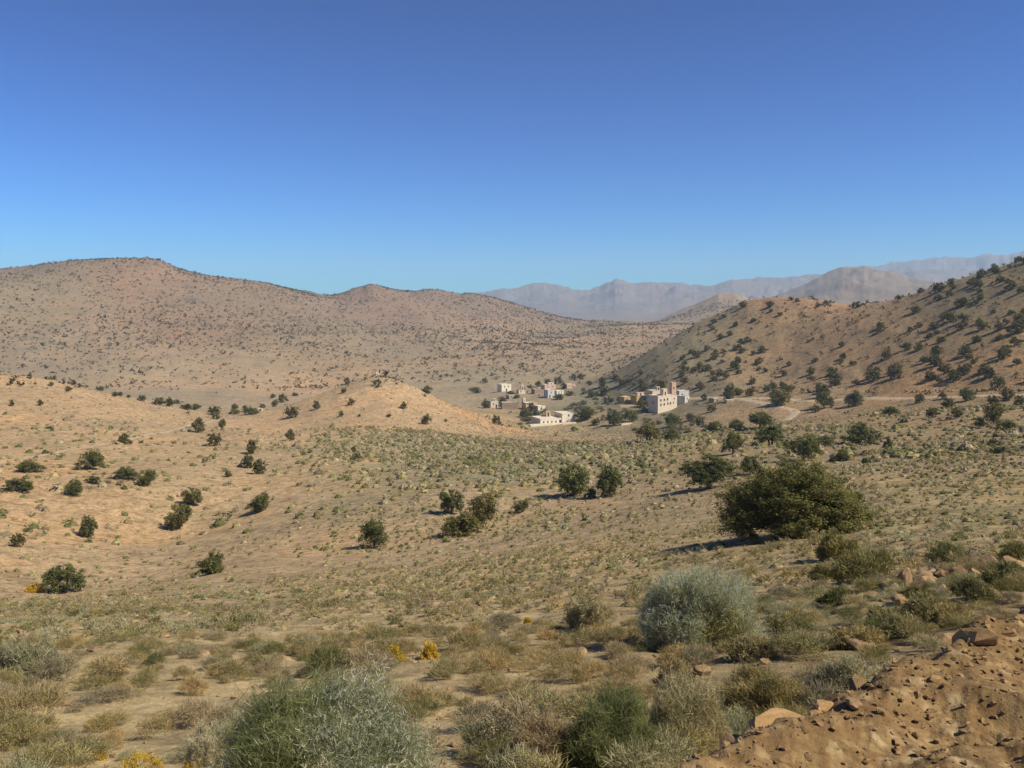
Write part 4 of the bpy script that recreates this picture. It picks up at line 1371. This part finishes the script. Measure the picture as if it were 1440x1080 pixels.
# ---- broom bushes and other big foreground shrubs
def broom(label, px, py, wpx, hpx, n, bw, blossom, seed, green_side=None, mats=('silver', 'blossom'), name='broom_bush', r=None, cat='bush', group=None):
    p, r = ground_at(px, py) if r is None else (polar_pt(px, py, r), r)
    s = p[1] / FPX
    W, Hh = wpx * s, hpx * s
    rng = np.random.default_rng(seed)
    # plumes of fine upright stems, gathered in clumps over a lumpy dome
    nc = int(60 + n / 120)
    a = rng.uniform(0, 6.283, nc)
    el = np.arcsin(rng.uniform(0.02, 1, nc))
    dome = np.stack([np.cos(a) * np.cos(el), np.sin(a) * np.cos(el), np.sin(el)], -1)
    lump = (0.52 + 0.60 * vnoise(dome[:, 0] * 2.6 + seed, dome[:, 1] * 2.6 + dome[:, 2] * 2, seed)) * rng.uniform(0.5, 1.08, nc) ** 0.5
    cc = dome * lump[:, None]

    def strands(k, wid, length, out):
        ci = rng.integers(0, nc, k)
        p0 = (cc[ci] + rng.normal(size=(k, 3)) * 0.10) * [W / 2, W / 2, Hh]
        p0[:, 2] = np.abs(p0[:, 2])
        d = unit(cc[ci] * [1, 1, 0.3] * out + rng.normal(size=(k, 3)) * 0.55 + [0, 0, 0.7])
        ln = Hh * length * rng.uniform(0.4, 1.2, k)[:, None]
        sd = unit(np.cross(d, rng.normal(size=(k, 3)))) * wid * 0.5
        st = p0 - d * ln * 0.6
        e = p0 + d * ln * 0.4
        m = (st + e) / 2 + rng.normal(size=(k, 3)) * 0.02 * Hh
        return np.stack([st - sd, st + sd, m + sd * 0.9, m - sd * 0.9, e + sd * 0.35, e - sd * 0.35], 1), e

    def fill(V):
        k = np.arange(len(V))[:, None] * 6
        return V.reshape(-1, 3), np.concatenate([k + [0, 1, 2, 3], k + [3, 2, 4, 5]])

    root = thing(name, label, cat, p, 0, group)
    V, e = strands(n, bw, 0.26, 0.8)
    obj('stems', mesh_np('stems', *fill(V), M[mats[0]]), root)
    if blossom:
        V, c = strands(blossom, bw * 1.1, 0.07, 0.9)
        if green_side is not None:
            q = (c[:, 0] - green_side[0] * W) / (green_side[1] * W)
            q2 = (c[:, 2] - green_side[2] * Hh) / (green_side[3] * Hh)
            keep = rng.random(blossom) > 0.95 * np.exp(-(q ** 2 + q2 ** 2) ** 2)
            V, c = V[keep], c[keep]
        V1, F1 = fill(V)
        c = c[: len(c) // 3] + rng.normal(size=(len(c) // 3, 3)) * 0.01
        V2, F2 = quads(c, unit(rng.normal(size=(len(c), 3)) + [0, 0, 0.3]), bw * 2.2, rng, 0.55)
        obj('blossom', mesh_np('blossom', *join([(V1, F1), (V2, F2)]), M[mats[1]]), root)
    # woody stems at the heart of the bush
    parts = []
    for q in range(9):
        b = rng.uniform(0, 6.28)
        tip = np.array([math.cos(b) * W * 0.25, math.sin(b) * W * 0.25, Hh * rng.uniform(0.4, 0.7)])
        parts.append(tube([(0, 0, -0.1), tip * 0.45 + [0, 0, 0.03], tip], [0.018 * W, 0.010 * W, 0.003 * W], 5))
    obj('branches', mesh_np('branches', *join(parts), M['bark'], True), root)
    KEEP_OUT.append((p[0], p[1], W * 0.42))
    return root


broom('large silvery white broom bush in the closest foreground, its middle still green', 455, 1125, 345, 176, 52000, 0.0034, 110000, 3, (-0.19, 0.235, 0.60, 1.1), ('broom', 'blossom'))
broom('small tuft of white broom at the foot of the largest broom bush', 286, 1085, 46, 66, 2500, 0.0035, 6000, 4, None, ('silver', 'blossom'))
broom('tall pale silvery broom bush above its own dark shadow', 980, 906, 168, 116, 15000, 0.0065, 60000, 5, (0.18, 0.26, 0.3, 0.4), ('broom', 'blossom'))
broom('smaller pale green broom bush left of the tall silvery one', 828, 893, 66, 52, 5000, 0.011, 1500, 6, None, ('silver', 'silver'))
broom('yellow green shrub at the foot of the largest dome tree', 1176, 786, 66, 36, 5000, 0.022, 0, 7, None, ('green', 'green'), 'yellow_green_shrub', cat='shrub')
broom('rounded dark green shrub beside the orange earth bank', 862, 1078, 158, 100, 30000, 0.0042, 0, 8, None, ('broom', 'green'), 'green_shrub', cat='shrub')
broom('rounded leafless grey shrub between the dark green shrub and the bank', 962, 1052, 140, 92, 26000, 0.0036, 0, 9, None, ('silver', 'grey'), 'grey_shrub', cat='shrub')
broom('wide grey green shrub along the foot of the earth bank', 1076, 1012, 130, 74, 22000, 0.0042, 0, 10, None, ('olive', 'olive'), 'grey_green_shrub', cat='shrub')
broom('pale grey shrub with whitish tips close to the shaded end of the bank', 1185, 985, 100, 52, 15000, 0.005, 9000, 11, None, ('silver', 'blossom'), 'pale_shrub', r=9.6, cat='shrub')
broom('purple grey leafless shrub at the lower edge beside the dark green shrub', 768, 1082, 110, 76, 22000, 0.0036, 0, 12, None, ('grey', 'grey'), 'grey_shrub', cat='shrub')
broom('straw yellow tuft beside a pale boulder', 950, 972, 72, 44, 5000, 0.008, 0, 13, None, ('tan', 'tan'), 'straw_tuft', cat='tuft')
broom('dark green bush in a hollow of the near slope', 1130, 918, 46, 22, 3000, 0.011, 0, 14, None, ('green', 'green'), 'green_shrub', cat='shrub')
broom('dark bushy shrub before the rocky outcrop', 1212, 818, 80, 38, 5000, 0.015, 0, 15, None, ('green', 'green'), 'dark_shrub', cat='shrub')
broom('dark spreading shrub at the far end of the rocky outcrop', 1412, 830, 76, 44, 5000, 0.015, 0, 16, None, ('green', 'green'), 'dark_shrub', cat='shrub')
broom('brown bushy shrub between rocky outcrop and earth bank', 1300, 872, 80, 34, 5000, 0.012, 0, 17, None, ('olive', 'olive'), 'brown_shrub', cat='shrub')
broom('pale silvery shrub low on the near slope below the green bushy trees', 352, 880, 60, 26, 3000, 0.014, 0, 18, None, ('silver', 'silver'), 'silver_shrub', cat='shrub')
broom('wide silvery shrub beside the picture edge on the near slope', 30, 955, 110, 56, 6000, 0.010, 0, 19, None, ('silver', 'silver'), 'silver_shrub', cat='shrub')
for i, (px, py, w, h, m) in enumerate([(1235, 800, 60, 26, 'green'), (1330, 790, 66, 28, 'green'), (1372, 842, 70, 30, 'olive'), (1290, 846, 56, 24, 'green'), (1245, 880, 70, 28, 'olive'), (1180, 850, 56, 24, 'green'), (1335, 880, 74, 34, 'olive'),
                                       (1430, 792, 60, 30, 'green'), (1160, 815, 50, 22, 'green'), (1120, 885, 70, 26, 'olive'), (1060, 925, 80, 30, 'tan'), (1205, 912, 84, 34, 'olive'), (1275, 893, 70, 30, 'olive'), (1040, 872, 60, 22, 'olive')]):
    broom('dark scrubby bush in the shadowy thicket around the rocky outcrop' if m == 'green' else 'brownish scrubby bush between the rocky outcrop and the earth bank', px, py, w, h, 4200, 0.010, 0, 60 + i, None, (m, m), 'outcrop_shrub', cat='shrub', group='dark bushes round the outcrop' if m == 'green' else 'brownish bushes below the outcrop')
for i, (px, py, w, h, lab) in enumerate([(605, 926, 30, 21, 'brightest yellow flower clump beyond the largest broom bush'), (557, 930, 32, 19, 'orange yellow flower clump next to the brightest one'),
                                         (196, 1090, 62, 24, 'wide yellow flower clump at the lower edge of the picture'), (47, 833, 27, 11, 'yellow flower clump beside the biggest bushy tree of the pale slope'),
                                         (742, 877, 10, 8, 'tiny yellow flower clump uphill of the two bright ones'), (268, 1088, 24, 16, 'small yellow flower clump at the lower edge next to the wide one'),
                                         (137, 1068, 22, 12, 'small yellow flower clump uphill of the wide one at the lower edge')]):
    p, r = ground_at(px, py)
    broom(lab, px, py, w * 1.15, h * 1.05, 400, max(0.006, r * 0.0007), 2200, 40 + i, None, ('olive', 'yellow'), 'yellow_flowers', cat='flowers')
    for q in (0.92, 0.84):                             # nothing grows right in front of the flowers
        KEEP_OUT.append((p[0] * q, p[1] * q, 0.35))

dwarf_shrubs()


# ------------------------------------------------------------------ stones
def rock_arrays(seed, sub=1, npt=20):
    """angular broken stone: hull of random points, lightly roughened"""
    import bmesh
    rng = np.random.default_rng(seed)
    p = unit(rng.normal(size=(npt, 3))) * rng.uniform(0.44, 0.54, npt)[:, None] * np.array([1, rng.uniform(0.65, 1), rng.uniform(0.5, 0.8)])
    bm = bmesh.new()
    for q in p:
        bm.verts.new(q)
    bmesh.ops.convex_hull(bm, input=bm.verts)
    loose = [v for v in bm.verts if not v.link_faces]
    bmesh.ops.delete(bm, geom=loose, context='VERTS')
    if sub:
        bmesh.ops.triangulate(bm, faces=bm.faces)
        bmesh.ops.subdivide_edges(bm, edges=bm.edges, cuts=1, use_grid_fill=True)
    bmesh.ops.triangulate(bm, faces=bm.faces)
    bm.verts.index_update()
    v = np.array([q.co[:] for q in bm.verts])
    f = np.array([[q.index for q in g.verts] for g in bm.faces])
    bm.free()
    if sub:
        v = v * (1 + 0.05 * fbm(v[:, 0] * 5 + seed, v[:, 1] * 5 + v[:, 2] * 4, 3, seed))[:, None]
    return v, f


ROCKS = [rock_arrays(500 + i, 1, 22 + 3 * i) for i in range(8)]
ROCK_ME = [mesh_np('rock', v, f, M['rock']) for v, f in ROCKS]
CLOD_ME = [mesh_np('earth_clod', v, f, M['clod' if i % 3 else 'rock']) for i, (v, f) in enumerate(ROCKS)]


def rock(label, px, py, wpx, hpx, i, clod=False, group=None, name='rock', sink=0.3):
    p, r = ground_at(px, py)
    s = p[1] / FPX
    o = obj(name, (CLOD_ME if clod else ROCK_ME)[i % 8], None, p + [0, 0, hpx * s * (0.5 - sink)])
    o.scale = (wpx * s * 1.1, wpx * s * 0.9, hpx * s * 1.45)
    o.rotation_euler = (0.1 * (i % 3), 0.12 * (i % 4), i * 1.7)
    return tag(o, label, 'rock', group)


for i, a in enumerate([
    ('pale blocky boulder beside the straw yellow tuft', 988, 948, 30, 24), ('orange block of stone at the shaded foot of the earth bank', 1199, 993, 32, 22),
    ('pale boulder at the lower edge beside the dark green shrub', 820, 1082, 42, 26), ('flat pale boulder at the lower edge under the dark green shrub', 884, 1082, 46, 18),
    ('upright tan rock of the rocky outcrop', 1272, 825, 26, 48), ('flat topped pale slab on the rocky outcrop', 1289, 783, 34, 12),
    ('leaning tan rock below the upright one on the outcrop', 1258, 838, 24, 26), ('low wide tan rock at the foot of the outcrop', 1268, 850, 30, 22),
    ('small pale stone between the tall broom bush and the outcrop', 1110, 848, 10, 8), ('tan slab half hidden in scrub below the tall broom bush', 925, 1002, 44, 14),
    ('broken tan ledge at the far end of the outcrop', 1392, 800, 46, 26), ('dark edged block before the broken tan ledge', 1352, 812, 34, 22),
    ('smooth pinkish boulder on the brow of the earth bank', 1215, 950, 40, 24), ('tan boulder at the upper end of the bank', 1330, 905, 36, 22)]):
    rock(*a, i)

rng = np.random.default_rng(97)
for i in range(34):                                   # broken ledges of the outcrop
    px, py = rng.uniform(1225, 1445), 0
    py = 842 - 0.20 * (px - 1225) + rng.normal(0, 13)
    w = rng.uniform(10, 34)
    rock('broken tan block among the ledges of the rocky outcrop', px, py, w, w * rng.uniform(0.4, 0.8), i, False, 'blocks of the rocky outcrop', 'outcrop_block')
rng = np.random.default_rng(99)
for i in range(160):                                  # the broken earth of the bank
    t = rng.random()
    s = rng.uniform(0, 9.5)
    off = -rng.random() ** 2.2 * 2.2 + 0.25
    x = B0[0] + BD[0] * s + BN[0] * (off + np.interp(s, BK_S, BK_O))
    y = B0[1] + BD[1] * s + BN[1] * (off + np.interp(s, BK_S, BK_O))
    z = float(H(x, y))
    w = rng.uniform(0.06, 0.20) * (1 + 0.9 * (rng.random() < 0.2))
    o = obj('earth_clod', CLOD_ME[i % 8], None, (x, y, z - w * 0.12))
    o.scale = (w * 1.3, w, w * 0.8)
    o.rotation_euler = (rng.uniform(-0.4, 0.4), rng.uniform(-0.4, 0.4), rng.uniform(0, 6))
    tag(o, 'orange brown clod lying on the bulldozed earth bank', 'clod', 'clods on the earth bank')
n_r = 0
for i in range(600):                                  # stones that show on the near slope
    if n_r >= 90:
        break
    th, r = rng.uniform(-0.56, 0.5), 5 + 42 * rng.random() ** 1.3
    x, y = r * math.sin(th), r * math.cos(th)
    if float(gsample(GW, np.array(th), np.array(r))) > 0.2:
        continue
    w = rng.uniform(0.10, 0.30) * (1 + 0.7 * (rng.random() < 0.1))
    n_r += 1
    o = obj('stone', ROCK_ME[i % 8], None, (x, y, float(H(x, y)) + w * 0.12))
    o.scale = (w * 1.2, w, w * 0.75)
    o.rotation_euler = (rng.uniform(-0.3, 0.3), rng.uniform(-0.3, 0.3), rng.uniform(0, 6))
    tag(o, 'loose pale stone lying among the dwarf shrubs of the near slope', 'stone', 'loose stones on the near slope')
for i in range(26):                                   # line of pale stones beside the dirt road
    px = 1275 + i * 6.6 + rng.uniform(-2, 2)
    p, r = ground_at(px, 551.5 - (px - 1275) * 0.012 + rng.uniform(-0.8, 0.8))
    w = rng.uniform(0.9, 1.9)
    o = obj('roadside_stone', ROCK_ME[i % 8], None, p + [0, 0, w * 0.3])
    o.scale = (w, w * 0.8, w * rng.uniform(0.9, 1.5))
    o.rotation_euler = (0, 0, rng.uniform(0, 6))
    tag(o, 'pale stone in the row lining the upper edge of the dirt road', 'stone', 'stones lining the dirt road')


def gravel():
    rng = np.random.default_rng(111)
    X, Y, W = [], [], []
    for (r0, r1, dens, w0, w1) in [(3.2, 9, 60, 0.012, 0.055), (9, 30, 9, 0.025, 0.10), (30, 110, 0.7, 0.06, 0.24), (110, 200, 0.12, 0.15, 0.4)]:
        n = int(0.62 * (r1 ** 2 - r0 ** 2) * dens)
        th = rng.uniform(-0.62, 0.62, n)
        r = np.sqrt(rng.uniform(r0 ** 2, r1 ** 2, n))
        x, y = r * np.sin(th), r * np.cos(th)
        ok = rng.random(n) < 0.5 + 0.9 * fbm(x / (r0 * 0.2), y / (r0 * 0.2), 3, 53)
        X.append(x[ok])
        Y.append(y[ok])
        W.append(rng.uniform(w0, w1, ok.sum()) * (0.5 + rng.random(ok.sum())))
    X, Y, W = np.concatenate(X), np.concatenate(Y), np.concatenate(W)
    temps = [rock_arrays(600 + i, 0, 10) for i in range(5)]
    v, f = merge(temps, np.stack([X, Y, H(X, Y) + W * 0.12], -1), W, rng.uniform(0, 6.28, len(X)), rng.integers(0, 5, len(X)))
    print('gravel', len(X))
    tag(obj('gravel', mesh_np('gravel', v, f, M['rock'])), 'loose gravel strewn over the near slope', None, None, 'stuff')
    n = 9000                                          # crumbled earth on the bank
    s, off = rng.uniform(-2.5, 10, n), -rng.random(n) ** 1.4 * 3.4 + 0.75 * rng.random(n)
    off = off + np.interp(s, BK_S, BK_O)
    X, Y = B0[0] + BD[0] * s + BN[0] * off, B0[1] + BD[1] * s + BN[1] * off
    W = 0.010 + 0.060 * rng.random(n) ** 3
    v, f = merge(temps, np.stack([X, Y, H(X, Y) + W * 0.15], -1), W, rng.uniform(0, 6.28, n), rng.integers(0, 5, n))
    tag(obj('rubble', mesh_np('rubble', v, f, M['clod'])), 'crumbled earth and small rubble on the bulldozed bank', None, None, 'stuff')


gravel()

# ------------------------------------------------------------------ haze
def build_haze():
    zlo, zhi = float(GZ.min()) - 1.0, float(max(GZ.max() + 12, 40))
    s = 11900
    v = [(x, y, z) for z in (zlo, zhi) for (x, y) in ((-s, -s), (s, -s), (s, s), (-s, s))]
    f = [(3, 2, 1, 0), (4, 5, 6, 7), (0, 1, 5, 4), (1, 2, 6, 5), (2, 3, 7, 6), (3, 0, 4, 7)]
    m = bpy.data.materials.new('haze')
    m.use_nodes = True
    t = m.node_tree
    t.nodes.clear()
    out = t.nodes.new('ShaderNodeOutputMaterial')
    pv = t.nodes.new('ShaderNodeVolumePrincipled')
    pv.inputs['Density'].default_value = HAZE
    pv.inputs['Color'].default_value = (0.57, 0.78, 1.0, 1)
    pv.inputs['Anisotropy'].default_value = 0.0
    t.links.new(pv.outputs[0], out.inputs['Volume'])
    tag(obj('haze', mesh_np('haze', np.array(v), np.array(f), m)), None, None, None, 'stuff')


build_haze()
